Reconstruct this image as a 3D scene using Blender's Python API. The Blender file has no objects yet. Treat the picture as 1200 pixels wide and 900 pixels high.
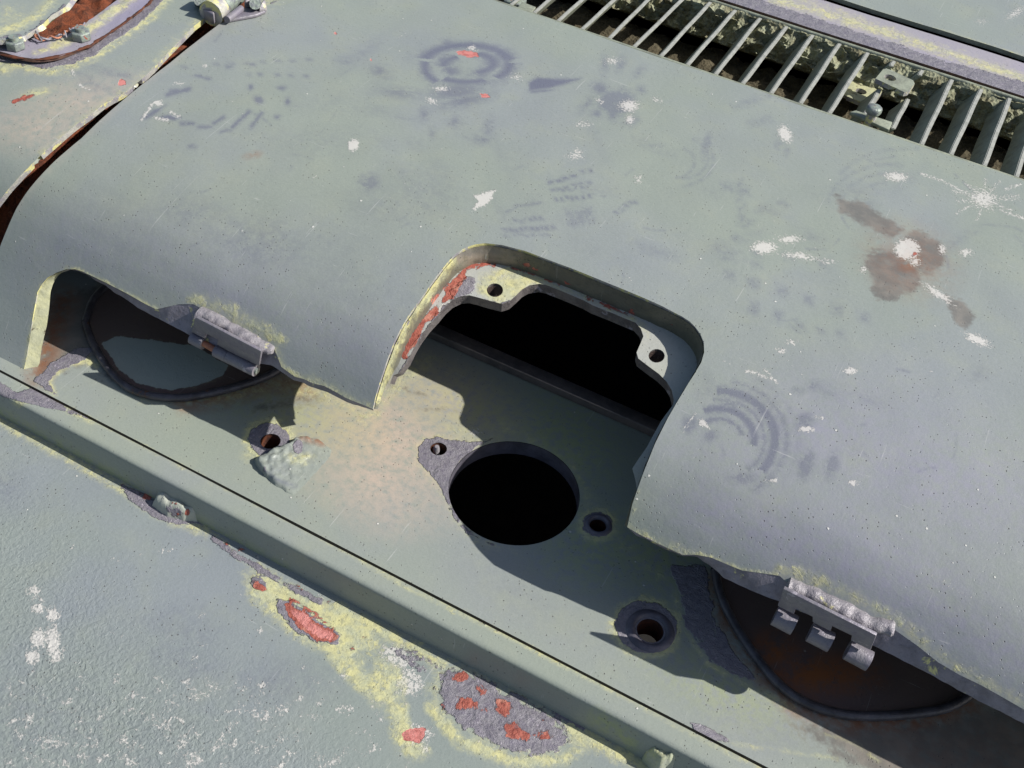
import bpy, bmesh, math, random
import numpy as np
from mathutils import Vector, Matrix, noise as mnoise
from mathutils.geometry import delaunay_2d_cdt
random.seed(4); rng = np.random.default_rng(4)
scene = bpy.context.scene
COL = scene.collection

# ------------------------------------------------------------------ camera
# metres; x runs along the deck, y away from the viewer, z up; z = 0 is the top of the engine cover
F = 1265.0; CX, CY = 600.0, 450.0
ax = np.array([4144., 1853., -1265.]); ax /= np.linalg.norm(ax)
ay = np.array([916., -1185., 1265.]); ay -= ax * (ax @ ay); ay /= np.linalg.norm(ay)
az = np.cross(ax, ay); az = az if az[2] < 0 else -az
R = np.stack([ax, ay, az])
CAM = -(R @ np.array([0, 0, 1.265]))
cd = bpy.data.cameras.new('camera'); cam = bpy.data.objects.new('camera', cd); COL.objects.link(cam)
m = Matrix(((*R[:, 0], 0), (*R[:, 1], 0), (*R[:, 2], 0), (0, 0, 0, 1))).transposed()
m = Matrix([[R[0, 0], -R[0, 1], -R[0, 2], CAM[0]], [R[1, 0], -R[1, 1], -R[1, 2], CAM[1]], [R[2, 0], -R[2, 1], -R[2, 2], CAM[2]], [0, 0, 0, 1]])
cam.matrix_world = m
cd.sensor_width = 36; cd.lens = 36 * F / 1200; cd.clip_start = .02; cd.clip_end = 100
scene.camera = cam

# ------------------------------------------------------------------ light
SUN = Vector((1.14, .40, 1.0)).normalized()
w = bpy.data.worlds.new('World'); scene.world = w; w.use_nodes = True
nt = w.node_tree; bg = nt.nodes['Background']
sky = nt.nodes.new('ShaderNodeTexSky'); sky.sky_type = 'NISHITA'; sky.sun_disc = False
sky.sun_elevation = math.asin(SUN.z); sky.sun_rotation = math.atan2(SUN.x, SUN.y); sky.dust_density = 1.5; sky.ozone_density = .7
nt.links.new(sky.outputs[0], bg.inputs[0]); bg.inputs[1].default_value = .075
ld = bpy.data.lights.new('sun', 'SUN'); ld.energy = 4.6; ld.angle = math.radians(.5); ld.color = (1, .975, .93)
lo = bpy.data.objects.new('sun', ld); COL.objects.link(lo)
lo.rotation_euler = (-SUN).to_track_quat('-Z', 'Y').to_euler()
vs = scene.view_settings; vs.view_transform = 'Standard'; vs.look = 'None'; vs.exposure = .52; vs.gamma = 1; vs.use_curve_mapping = False
scene.cycles.max_bounces = 6

# ------------------------------------------------------------------ geometry of the picture rays
def ray(p):
    return R @ np.array([(p[0] - CX) / F, (p[1] - CY) / F, 1.0])
def on_z(p, z):
    d = ray(p); t = (z - CAM[2]) / d[2]; return CAM + t * d
def on_v(p, v):
    d = ray(p); t = (v - CAM[1]) / d[1]; return CAM + t * d
def project(P):
    q = (np.asarray(P, float) - CAM) @ R
    return np.stack([CX + F * q[:, 0] / q[:, 2], CY + F * q[:, 1] / q[:, 2]], 1)

# cover profile (v, z): flat deck, rolled front, straight apron
PR = np.array([(.9, 0), (.36, 0), (.3, -.0006), (.25, -.0027), (.2, -.0068), (.15, -.0128), (.1, -.0215), (.06, -.0310), (.03, -.0422), (.005, -.0575), (-.02, -.0795), (-.042, -.1045), (-.07, -.139), (-.1, -.174), (-.13, -.207), (-.1625, -.239), (-.2, -.278)])
t0 = np.r_[0, np.cumsum(np.hypot(*np.diff(PR, axis=0).T))]
tt = np.arange(0, t0[-1], .001)
pv = np.interp(tt, t0, PR[:, 0]); pz = np.interp(tt, t0, PR[:, 1])
kk = np.exp(-np.linspace(-2.5, 2.5, 41) ** 2 / 2); kk /= kk.sum()
pv = np.convolve(np.pad(pv, 20, 'reflect', reflect_type='odd'), kk, 'valid'); pz = np.convolve(np.pad(pz, 20, 'reflect', reflect_type='odd'), kk, 'valid')
SS = np.r_[0, np.cumsum(np.hypot(np.diff(pv), np.diff(pz)))]
tv, tz = np.gradient(pv, SS), np.gradient(pz, SS)
nv, nz = tz, -tv                                   # outward normal in the (v, z) plane
def hood_xyz(us, off=0.0):
    us = np.asarray(us, float); s = us[:, 1]
    g = lambda a: np.interp(s, SS, a)
    return np.stack([us[:, 0], g(pv) - off * g(nv), g(pz) - off * g(nz)], 1)
def hood_hit(p, off=0.0):
    d = ray(p); ov = pv - off * nv; oz = pz - off * nz
    ts = np.linspace(.4, 3.2, 4000); Q = CAM + ts[:, None] * d
    f = Q[:, 2] - np.interp(-Q[:, 1], -ov, oz)
    i = int(np.argmax(f < 0)); a = f[i - 1] / (f[i - 1] - f[i]); q = Q[i - 1] * (1 - a) + Q[i] * a
    return np.array([q[0], np.interp(-q[1], -ov, SS)])
def HH(pts, off=0.0):
    return np.array([hood_hit(p, off) for p in pts])
def ZZ(pts, z):
    return np.array([on_z(p, z)[:2] for p in pts])

# ------------------------------------------------------------------ node helpers
class G:
    def __init__(s, name):
        s.m = bpy.data.materials.new(name); s.m.use_nodes = True; s.t = s.m.node_tree
        s.b = s.t.nodes['Principled BSDF']
        s.co = s.t.nodes.new('ShaderNodeTexCoord').outputs['Object']
    def n(s, k, **kw):
        x = s.t.nodes.new(k)
        for a, v in kw.items(): setattr(x, a, v)
        return x
    def put(s, sock, v):
        if hasattr(v, 'is_linked') or isinstance(v, bpy.types.NodeSocket): s.t.links.new(v, sock)
        elif isinstance(v, tuple) and len(v) == 3 and sock.type == 'RGBA': sock.default_value = (*v, 1)
        else: sock.default_value = v
    def math(s, op, a, b=0.0, c=0.0, clamp=False):
        x = s.n('ShaderNodeMath', operation=op, use_clamp=clamp)
        for i, v in enumerate((a, b, c)): s.put(x.inputs[i], v)
        return x.outputs[0]
    def noise(s, sc, det=4, rough=.55, dist=0.0, co=None):
        x = s.n('ShaderNodeTexNoise'); s.put(x.inputs['Vector'], co or s.co)
        for k, v in (('Scale', sc), ('Detail', det), ('Roughness', rough), ('Distortion', dist)): x.inputs[k].default_value = v
        return x.outputs['Fac']
    def vor(s, sc, out='Distance', rnd=1.0, feat='F1', co=None):
        x = s.n('ShaderNodeTexVoronoi', feature=feat); s.put(x.inputs['Vector'], co or s.co); x.inputs['Scale'].default_value = sc; x.inputs['Randomness'].default_value = rnd
        return x.outputs[out]
    def attr(s, k):
        return s.n('ShaderNodeAttribute', attribute_name=k).outputs['Fac']
    def step(s, v, a, b, lo=0.0, hi=1.0):
        x = s.n('ShaderNodeMapRange', interpolation_type='SMOOTHSTEP'); 
        for i, q in enumerate((v, a, b, lo, hi)): s.put(x.inputs[i], q)
        return x.outputs[0]
    def mix(s, f, a, b):
        x = s.n('ShaderNodeMix', data_type='RGBA'); s.put(x.inputs[0], f); s.put(x.inputs[6], a); s.put(x.inputs[7], b)
        return x.outputs[2]
    def stretch(s, sc):
        x = s.n('ShaderNodeMapping'); s.put(x.inputs[0], s.co); x.inputs['Scale'].default_value = sc
        return x.outputs[0]
    def bump(s, h, dist, strength=1.0):
        x = s.n('ShaderNodeBump'); s.put(x.inputs['Height'], h); x.inputs['Distance'].default_value = dist; x.inputs['Strength'].default_value = strength
        s.t.links.new(x.outputs[0], s.b.inputs['Normal'])

PRIMER = (.56, .525, .24); BARE = (.205, .192, .208); RED = (.34, .095, .065); BROWN = (.045, .022, .010)

def painted(name, base=(.238, .265, .226), grain=1.0, speck=1.0, lav=.35):
    """weathered grey-green paint over yellow primer over bare steel; wear comes from point attributes broken up by noise"""
    g = G(name)
    big = g.noise(3.2, 3, .5); mid = g.noise(14, 4, .6); fine = g.noise(85, 3, .65); hi = g.noise(330, 2, .6)
    c = g.mix(g.step(big, .35, .7), base, tuple(np.array(base) * (.98, .95, 1.1)))
    c = g.mix(g.math('MULTIPLY', g.step(mid, .45, .75), .5), c, tuple(np.array(base) * (1.1, 1.06, .98)))
    c = g.mix(g.math('MULTIPLY', g.step(g.noise(6.5, 5, .6, .6), .52, .72), lav), c, tuple(np.array(base) * (.88, .86, 1.08)))
    c = g.mix(g.math('MULTIPLY', g.step(hi, .35, .75), .22), c, tuple(np.array(base) * .72))
    # soft marks
    c = g.mix(g.math('MULTIPLY', g.attr('tan'), g.step(fine, .2, .65), clamp=True), c, (.50, .38, .30))
    c = g.mix(g.math('MULTIPLY', g.attr('moss_olive'), g.step(fine, .35, .6), clamp=True), c, (.32, .36, .12))  # moss on the ledge; olive shadow tone painted on the base plate
    sm = g.attr('smudge')
    sn = g.math('SUBTRACT', g.math('ADD', g.math('MULTIPLY', g.noise(85, 5, .75, .8), .65), g.math('MULTIPLY', g.noise(420, 3, .7), .35)), .5)
    sf = g.math('MULTIPLY', g.step(g.math('ADD', sm, g.math('MULTIPLY', sn, 2.6)), .40, .62), g.math('MULTIPLY', sm, .95))
    sf = g.math('MAXIMUM', sf, g.math('MULTIPLY', sm, g.step(g.noise(75, 5, .78), .36, .62, .10, .95)), clamp=True)
    c = g.mix(g.math('MULTIPLY', g.attr('lav'), g.step(fine, .25, .7, .35, 1.0), clamp=True), c, (.245, .238, .295))  # lavender discolouration; also carries painted sheen and shade of the rolled front
    c = g.mix(sf, c, (.12, .125, .165))
    for mp, th in (((300, 9, 20), .70), ((14, 260, 20), .715)):
        c = g.mix(g.math('MULTIPLY', g.step(g.noise(1, 4, .6, .4, g.stretch(mp)), th - .03, th + .03), .34), c, (.52, .51, .49))
    c = g.mix(g.math('MULTIPLY', g.step(g.noise(800, 2, .6), .5, .75), .22), c, tuple(np.array(base) * (1.5, 1.42, 1.5)))
    c = g.mix(g.math('MULTIPLY', g.step(g.noise(640, 2, .6), .55, .78), .30), c, tuple(np.array(base) * (.55, .5, .6)))
    st = g.attr('stain')
    stf = g.step(g.math('ADD', st, g.math('MULTIPLY', g.math('SUBTRACT', fine, .5), .9)), .22, .62)
    c = g.mix(g.math('MULTIPLY', stf, .9), c, g.mix(g.step(g.noise(40, 4), .4, .65), (.135, .128, .115), (.185, .168, .145)))
    rs = g.attr('rust_bloom')
    c = g.mix(g.math('MULTIPLY', rs, g.step(g.noise(60, 4, .7), .3, .6), clamp=True), c, (.22, .075, .022))
    # pits and specks
    d1 = g.vor(95); r1 = g.n('ShaderNodeSeparateColor'); g.put(r1.inputs[0], g.vor(95, 'Color'))
    pit = g.math('MULTIPLY', g.step(d1, .09, .05), g.step(r1.outputs[0], .66, .7))
    d2 = g.vor(41); r2 = g.n('ShaderNodeSeparateColor'); g.put(r2.inputs[0], g.vor(41, 'Color'))
    wsp = g.math('MULTIPLY', g.step(g.math('ADD', d2, g.math('MULTIPLY', g.math('SUBTRACT', hi, .5), .12)), .07, .04), g.step(r2.outputs[1], .8, .84))
    d3 = g.vor(210); r3 = g.n('ShaderNodeSeparateColor'); g.put(r3.inputs[0], g.vor(210, 'Color'))
    pit2 = g.math('MULTIPLY', g.step(d3, .22, .12), g.step(r3.outputs[0], .7, .74))
    pit = g.math('MAXIMUM', pit, g.math('MULTIPLY', pit2, g.step(mid, .4, .6)))
    c = g.mix(g.math('MULTIPLY', pit, .7), c, (.07, .06, .06))
    c = g.mix(g.math('MULTIPLY', wsp, .75 * speck), c, (.62, .60, .55))
    # hard marks: attribute 0.5 is the outline
    fl = g.n('ShaderNodeSeparateColor'); g.put(fl.inputs[0], g.vor(150, 'Color')); fl2 = g.n('ShaderNodeSeparateColor'); g.put(fl2.inputs[0], g.vor(60, 'Color'))
    flake = g.math('SUBTRACT', g.math('MULTIPLY', g.math('ADD', fl.outputs[0], fl2.outputs[0]), .16), .16)
    brk = g.math('SUBTRACT', g.math('ADD', g.math('ADD', flake, g.math('ADD', g.math('MULTIPLY', g.noise(34, 4, .65, .8), .45), g.math('MULTIPLY', g.noise(95, 4, .7, .3), .4)), g.math('MULTIPLY', g.noise(340, 3, .6), .25))), .55)
    def hard(k, amp, sh=0.0, wd=.05):
        v = g.math('ADD', g.attr(k), g.math('MULTIPLY', brk, amp))
        return g.step(v, .5 + sh - wd, .5 + sh + wd)
    ch = g.step(g.math('ADD', g.attr('chalk'), g.math('MULTIPLY', g.math('SUBTRACT', g.noise(260, 4, .75), .5), 2.2)), .50, .74)
    c = g.mix(g.math('MULTIPLY', ch, .72), c, (.57, .54, .50))
    pr = hard('primer', 1.8, -.02, .2)
    pc = g.mix(g.step(g.noise(45, 4), .4, .65), PRIMER, (.46, .46, .27)); pc = g.mix(g.math('MULTIPLY', g.step(g.noise(120, 5, .75), .46, .66), .75), pc, (.25, .25, .165))
    thin_paint = g.math('MULTIPLY', g.step(g.math('ADD', g.attr('primer'), g.math('MULTIPLY', brk, .8)), .12, .8), .8)  # soft band where paint is worn thin over primer
    thin_paint = g.math('MULTIPLY', thin_paint, g.step(g.noise(105, 5, .8, .4), .36, .6, .25, 1.0))
    c = g.mix(g.math('MAXIMUM', thin_paint, g.math('MULTIPLY', pr, g.step(g.noise(60, 5, .7), .3, .62, .5, .9))), c, pc)
    ba = hard('bare', 1.15, -.02)
    bc = g.mix(g.step(g.noise(120, 5, .7), .35, .7), BARE, (.15, .135, .165))
    bc = g.mix(g.math('MULTIPLY', g.step(g.noise(210, 3), .62, .7), .5), bc, (.40, .36, .40))
    c = g.mix(ba, c, bc)
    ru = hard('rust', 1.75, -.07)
    chip_shade = g.math('SUBTRACT', hard('rust', 1.75, -.16, .05), ru, clamp=True)
    c = g.mix(g.math('MULTIPLY', chip_shade, .75), c, (.07, .05, .055))  # shadow of the chip's depth painted as a dark outline round the rust
    rc = g.mix(g.step(g.noise(170, 4, .7), .4, .68), RED, (.22, .05, .035))
    rc = g.mix(g.step(g.noise(55, 3), .55, .7), rc, (.42, .17, .12))
    c = g.mix(ru, c, rc)
    c = g.mix(hard('greenpaint', .5), c, (.29, .325, .285))
    pk = hard('pink', 1.3)
    c = g.mix(pk, c, g.mix(g.step(g.noise(90, 4, .7), .4, .65), (.52, .20, .175), (.38, .12, .10)))
    g.put(g.b.inputs['Base Color'], c)
    rough = g.math('ADD', .38, g.math('MULTIPLY', g.math('SUBTRACT', mid, .5), .3))
    rough = g.math('SUBTRACT', rough, g.math('MULTIPLY', sf, .08))
    rough = g.math('ADD', rough, g.math('MULTIPLY', ru, .25))
    g.put(g.b.inputs['Roughness'], rough)
    g.b.inputs['Specular IOR Level'].default_value = .42
    gr = g.attr('grain')
    h = g.math('MULTIPLY', hi, .10 * grain)
    h = g.math('ADD', h, g.math('MULTIPLY', g.noise(120, 2, .5), .16 * grain))
    h = g.math('ADD', h, g.math('MULTIPLY', g.math('MULTIPLY', g.noise(170, 3, .6, .5), 1.6), gr))
    h = g.math('SUBTRACT', h, g.math('MULTIPLY', pit, .55))
    h = g.math('ADD', h, g.math('MULTIPLY', wsp, .4))
    h = g.math('SUBTRACT', h, g.math('MULTIPLY', g.math('MAXIMUM', ba, pk), .55))
    h = g.math('ADD', h, g.math('MULTIPLY', g.math('MULTIPLY', g.noise(48, 6, .75, .5), ba), 3.0))
    h = g.math('ADD', h, g.math('MULTIPLY', g.math('MULTIPLY', g.noise(140, 4, .7), ru), 1.3))
    h = g.math('SUBTRACT', h, g.math('MULTIPLY', ru, .5))
    h = g.math('ADD', h, g.math('MULTIPLY', ch, .2))
    h = g.math('ADD', h, g.math('MULTIPLY', g.math('MULTIPLY', g.noise(130, 5, .75), pr), .6))
    g.bump(h, .0016)
    return g.m

def steel(name, a, b, c=None, rough=.5, metal=.0, sc=60, bumpd=.0012, thr=.62):
    g = G(name)
    x = g.mix(g.step(g.noise(sc, 5, .65), .38, .66), a, b)
    if c: x = g.mix(g.step(g.noise(sc * .6, 4, .7, .3), thr, thr + .06), x, c)
    x = g.mix(g.math('MULTIPLY', g.step(g.noise(sc * 5, 3), .55, .75), .45), x, tuple(np.array(a) * .45))
    g.put(g.b.inputs['Base Color'], x); g.b.inputs['Roughness'].default_value = rough; g.b.inputs['Metallic'].default_value = metal
    g.b.inputs['Specular IOR Level'].default_value = .4
    g.bump(g.math('ADD', g.noise(sc * 2, 5, .65), g.math('MULTIPLY', g.noise(sc * 7, 3), .35)), bumpd)
    return g.m
def earth(name, a, b, sc=45, bd=.006):
    g = G(name)
    n1 = g.noise(sc, 6, .7); x = g.mix(g.step(n1, .35, .68), a, b)
    x = g.mix(g.step(g.vor(sc * 4), .15, .5, .3, 0.), x, tuple(np.array(a) * .35))
    g.put(g.b.inputs['Base Color'], x); g.b.inputs['Roughness'].default_value = .95; g.b.inputs['Specular IOR Level'].default_value = .1
    g.bump(g.math('ADD', n1, g.math('MULTIPLY', g.vor(sc * 4), .5)), bd)
    return g.m

M = {}
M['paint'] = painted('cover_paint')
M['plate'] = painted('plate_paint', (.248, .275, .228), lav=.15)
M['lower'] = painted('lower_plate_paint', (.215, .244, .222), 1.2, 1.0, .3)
M['bare'] = steel('bare_steel', BARE, (.17, .155, .19), (.36, .33, .36), .42, .15)
M['cut'] = steel('cut_steel', (.22, .205, .24), (.15, .14, .165), PRIMER, .5, .1, 50, thr=.6)
M['cutyellow'] = steel('flaked_primer', (.42, .41, .24), (.33, .33, .22), (.10, .085, .05), .6, 0, 40, thr=.6)
M['rim'] = steel('worn_edge', (.40, .39, .34), (.24, .225, .25), PRIMER, .42, .1, 55, thr=.5)
M['rimdark'] = steel('rusty_edge', (.10, .05, .03), (.05, .03, .03), (.2, .07, .03), .7, 0, 60)
M['weld'] = steel('weld_metal', (.30, .28, .29), (.20, .185, .205), (.50, .47, .27), .42, .15, 70, .002, .64)
M['wall'] = steel('notch_paint', (.125, .13, .085), (.06, .06, .042), (.16, .03, .018), .6, 0, 42, .002, .6)
M['dark'] = steel('sooty_steel', (.035, .033, .034), (.06, .055, .052), (.05, .03, .02), .6, .0, 40)
M['pit'] = steel('engine_bay_black', (.006, .006, .006), (.010, .009, .008), None, .9, 0, 20)  # near-black colour stands in for the darkness inside the bay
M['rustpit'] = steel('rusty_bore', (.10, .03, .012), (.04, .015, .01), None, .8, 0, 90)
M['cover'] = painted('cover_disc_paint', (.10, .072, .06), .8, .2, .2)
M['slat'] = steel('slat_paint', (.27, .29, .22), (.19, .20, .155), (.15, .08, .05), .5, .05, 50, .001, .68)
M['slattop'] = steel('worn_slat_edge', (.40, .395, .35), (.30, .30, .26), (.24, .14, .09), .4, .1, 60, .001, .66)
M['sill'] = steel('oily_bar', (.10, .085, .08), (.055, .05, .05), (.11, .09, .045), .5, 0, 30)
M['bore'] = steel('oily_bore', (.085, .06, .052), (.04, .03, .028), (.2, .17, .16), .5, .1, 150)
M['copper'] = steel('rusty_pin', (.40, .17, .10), (.25, .09, .05), None, .5, .2, 120)
M['mud'] = earth('dried_mud', (.10, .085, .055), (.055, .047, .03), 40, .005)
M['moss_olive'] = earth('mossy_dirt', (.30, .31, .21), (.17, .155, .095), 40, .006)
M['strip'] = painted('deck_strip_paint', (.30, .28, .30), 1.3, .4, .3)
M['nut'] = steel('nut_steel', (.26, .30, .25), (.16, .17, .18), (.3, .07, .04), .4, .2, 120)

# ------------------------------------------------------------------ object helpers
def world_loc(o):
    v = Vector()
    while o: v += o.location; o = o.parent
    return v
def link(name, me, mats, parent=None, loc=(0, 0, 0), smooth=True, **props):
    o = bpy.data.objects.new(name, me); COL.objects.link(o)
    for x in (mats if isinstance(mats, (list, tuple)) else [mats]):
        if x.name not in me.materials: me.materials.append(x)
    o.parent = parent; o.location = Vector(loc) - (world_loc(parent) if parent else Vector())
    if smooth: me.polygons.foreach_set('use_smooth', [True] * len(me.polygons)); 
    for k, v in props.items(): o[k] = v
    return o
def thing(o, label, cat, group=None, kind=None):
    o['label'] = label; o['category'] = cat
    if group: o['group'] = group
    if kind: o['kind'] = kind
    return o
def empty(name, loc, label, cat, group=None):
    o = bpy.data.objects.new(name, None); COL.objects.link(o); o.location = loc; o.empty_display_size = .05
    return thing(o, label, cat, group)
def mesh(name, V, Fc, loc=(0, 0, 0)):
    me = bpy.data.meshes.new(name); V = np.asarray(V, float) - np.asarray(loc, float)
    me.from_pydata([tuple(v) for v in V], [], [tuple(int(i) for i in f) for f in Fc]); me.update()
    return me
def inside(P, poly):
    x, y = P[:, 0], P[:, 1]; c = np.zeros(len(P), bool)
    a = poly; b = np.roll(poly, -1, 0)
    for (x0, y0), (x1, y1) in zip(a, b):
        if y0 == y1: continue
        k = ((y0 > y) != (y1 > y)) & (x < (x1 - x0) * (y - y0) / (y1 - y0) + x0)
        c ^= k
    return c
def pdist(P, line, closed=False):
    line = np.asarray(line, float); d = np.full(len(P), 1e9)
    a = line; b = np.roll(line, -1, 0)
    if not closed: a, b = a[:-1], b[:-1]
    for p, q in zip(a, b):
        e = q - p; L = e @ e + 1e-12
        t = np.clip(((P - p) @ e) / L, 0, 1)
        d = np.minimum(d, np.hypot(*(P - p - t[:, None] * e).T))
    return d
def densify(poly, step, closed=True):
    poly = np.asarray(poly, float); out = []
    nxt = np.roll(poly, -1, 0); n = len(poly) if closed else len(poly) - 1
    for i in range(n):
        k = max(1, int(math.ceil(np.hypot(*(nxt[i] - poly[i])) / step)))
        for j in range(k): out.append(poly[i] + (nxt[i] - poly[i]) * j / k)
    if not closed: out.append(poly[-1])
    return np.array(out)
def smooth_line(pts, it=2):
    p = np.asarray(pts, float)
    for _ in range(it):
        q = [p[0]]
        for a, b in zip(p[:-1], p[1:]): q += [a * .75 + b * .25, a * .25 + b * .75]
        q.append(p[-1]); p = np.array(q)
    return p
def fbm(P, sc, amp, seed=0.0):
    return np.array([mnoise.fractal(Vector((p[0] * sc + seed, p[1] * sc - seed, p[2] * sc)), 1., 2., 3) for p in P]) * amp

# marks in picture coordinates; projected once to the vertices where the surface is built
def sdf(P, sh):
    if sh[0] == 'e':
        _, cx, cy, rx, ry, rot = sh; c, s = math.cos(rot), math.sin(rot)
        q = P - (cx, cy); x = q[:, 0] * c + q[:, 1] * s; y = -q[:, 0] * s + q[:, 1] * c
        return (1 - np.hypot(x / rx, y / ry)) * min(rx, ry)
    if sh[0] == 'l':
        return sh[2] - pdist(P, sh[1])
    if sh[0] == 'r':      # ring arc: centre, radii, half width, from, to
        _, cx, cy, rx, ry, hw, a0, a1 = sh
        q = P - (cx, cy); an = np.arctan2(q[:, 1] / ry, q[:, 0] / rx); rad = np.hypot(q[:, 0] / rx, q[:, 1] / ry)
        d = hw - np.abs(rad - 1) * min(rx, ry)
        return np.where(((an - a0) % (2 * math.pi)) < (a1 - a0), d, -99.)
    poly = np.asarray(sh[1], float)
    d = pdist(P, poly, True); return np.where(inside(P, poly), d, -d)
def paint_marks(me, PX, marks):
    at = {}
    for k, sh, wd, a in marks:
        v = at.setdefault(k, np.zeros(len(PX), np.float32))
        if sh[0] == 'e': lo_, hi_ = np.array(sh[1:3]) - max(sh[3:5]) - 2 * wd, np.array(sh[1:3]) + max(sh[3:5]) + 2 * wd
        elif sh[0] == 'r': lo_, hi_ = np.array(sh[1:3]) - max(sh[3:5]) - 40, np.array(sh[1:3]) + max(sh[3:5]) + 40
        else:
            q = np.asarray(sh[1], float); e = (sh[2] if sh[0] == 'l' else 0) + 2 * wd; lo_, hi_ = q.min(0) - e, q.max(0) + e
        k2 = np.nonzero(((PX > lo_) & (PX < hi_)).all(1))[0]
        if len(k2): v[k2] = np.maximum(v[k2], np.clip(.5 + sdf(PX[k2], sh) / (2 * wd), 0, 1) * a)
    for k, v in at.items():
        x = me.attributes.new(k, 'FLOAT', 'POINT'); x.data.foreach_set('value', v)

def sheet(name, outer, holes, to3d, mats, spacing=.004, thick=.01, marks=(), parent=None, loc=(0, 0, 0), wob=0.0, rim=1, flip=False, edge=.005):
    outer = densify(outer, edge if edge else 1); hl = [densify(h, .003) for h in holes]
    lo_, hi_ = outer.min(0), outer.max(0)
    def grid(sp):
        x = np.arange(lo_[0] + sp / 2, hi_[0], sp); y = np.arange(lo_[1] + sp / 2, hi_[1], sp)
        g = np.stack(np.meshgrid(x, y), -1).reshape(-1, 2); g[:, 0] += (np.round(g[:, 1] / sp) % 2) * sp * .5
        px = project(to3d(g)); v = (px[:, 0] > -40) & (px[:, 0] < 1240) & (px[:, 1] > -40) & (px[:, 1] < 940)
        return g, v
    g, v = grid(spacing); P = g[v]; g, v = grid(.03); P = np.vstack([P, g[~v]])
    P = P[inside(P, outer)]
    for h in hl:
        P = P[~inside(P, h)]; P = P[pdist(P, h, True) > spacing * .5]
    P = P[pdist(P, outer, True) > spacing * .5]
    V = np.vstack([outer] + hl + [P]); cons = []; k = 0
    for h in [outer] + hl: cons += [(k + i, k + (i + 1) % len(h)) for i in range(len(h))]; k += len(h)
    r = delaunay_2d_cdt([tuple(p) for p in V], cons, [], 0, 1e-7)
    V2 = np.array([tuple(p) for p in r[0]]); T = np.array([t for t in r[2]])
    c = V2[T].mean(1); ok = inside(c, outer)
    for h in hl: ok &= ~inside(c, h)
    T = T[ok]; W = to3d(V2)
    if wob: 
        dz = fbm(np.c_[V2, np.zeros(len(V2))], 5, wob, 3.3); W = W + np.c_[np.zeros(len(W)), np.zeros(len(W)), dz]
    n = np.cross(W[T[:, 1]] - W[T[:, 0]], W[T[:, 2]] - W[T[:, 0]])
    if n[:, 2].sum() < 0: T = T[:, ::-1]
    used = np.unique(T); mp = np.full(len(W), -1); mp[used] = np.arange(len(used)); W = W[used]; T = mp[T]
    me = mesh(name, W, T, loc)
    paint_marks(me, project(W), marks)
    o = link(name, me, mats, parent, loc)
    if thick:
        s = o.modifiers.new('thickness', 'SOLIDIFY'); s.thickness = thick; s.offset = -1; s.use_rim = True
        if len(mats) > 1: s.material_offset_rim = 1
        s.use_quality_normals = True
        e = o.modifiers.new('edges', 'EDGE_SPLIT'); e.split_angle = math.radians(40)
    return o
def strip(name, A, B, mats, parent=None, loc=(0, 0, 0), rows=4, rough=0.0, marks=(), thick=0.0):
    """a ribbon of quads between two 3-D polylines of equal length"""
    A, B = np.asarray(A, float), np.asarray(B, float); n = len(A)
    V = np.concatenate([A + (B - A) * j / rows for j in range(rows + 1)])
    if rough:
        d = fbm(V, 60, rough, 1.7); q = B - A; q /= np.linalg.norm(q, axis=1)[:, None] + 1e-9
        nn = np.cross(np.gradient(A, axis=0), q); nn /= np.linalg.norm(nn, axis=1)[:, None] + 1e-9
        V = V + np.tile(nn, (rows + 1, 1)) * d[:, None]
    Fc = [(j * n + i, j * n + i + 1, (j + 1) * n + i + 1, (j + 1) * n + i) for j in range(rows) for i in range(n - 1)]
    me = mesh(name, V, Fc, loc); paint_marks(me, project(V), marks)
    o = link(name, me, mats, parent, loc)
    if thick:
        s = o.modifiers.new('thickness', 'SOLIDIFY'); s.thickness = thick; s.offset = 0
    return o
def resample(L, n):
    L = np.asarray(L, float); d = np.r_[0, np.cumsum(np.linalg.norm(np.diff(L, axis=0), axis=1))]; t = np.linspace(0, d[-1], n)
    return np.stack([np.interp(t, d, L[:, i]) for i in range(L.shape[1])], 1)
def tube(name, path, rad, mats, parent=None, loc=(0, 0, 0), seg=12, rough=0.0, flat=1.0, caps=True, seed=0.0, rs=70):
    path = np.asarray(path, float); n = len(path); rad = np.broadcast_to(np.asarray(rad, float), (n,))
    T = np.gradient(path, axis=0); T /= np.linalg.norm(T, axis=1)[:, None]
    V = []
    for p, t, r in zip(path, T, rad):
        up = np.array([0, 0, 1.]) if abs(t[2]) < .9 else np.array([1., 0, 0])
        a = np.cross(t, up); a /= np.linalg.norm(a); b = np.cross(a, t)
        for k in range(seg):
            w_ = 2 * math.pi * k / seg; V.append(p + (a * math.cos(w_) + b * math.sin(w_) * flat) * r)
    V = np.array(V)
    if rough:
        ctr = np.repeat(path, seg, 0); d = V - ctr; V = ctr + d * (1 + fbm(V, rs, rough, seed))[:, None]
    Fc = [(i * seg + k, i * seg + (k + 1) % seg, (i + 1) * seg + (k + 1) % seg, (i + 1) * seg + k) for i in range(n - 1) for k in range(seg)]
    if caps: Fc += [tuple(range(seg))[::-1], tuple((n - 1) * seg + k for k in range(seg))]
    o = link(name, mesh(name, V, Fc, loc), mats, parent, loc)
    e = o.modifiers.new('edges', 'EDGE_SPLIT'); e.split_angle = math.radians(45)
    return o
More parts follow.
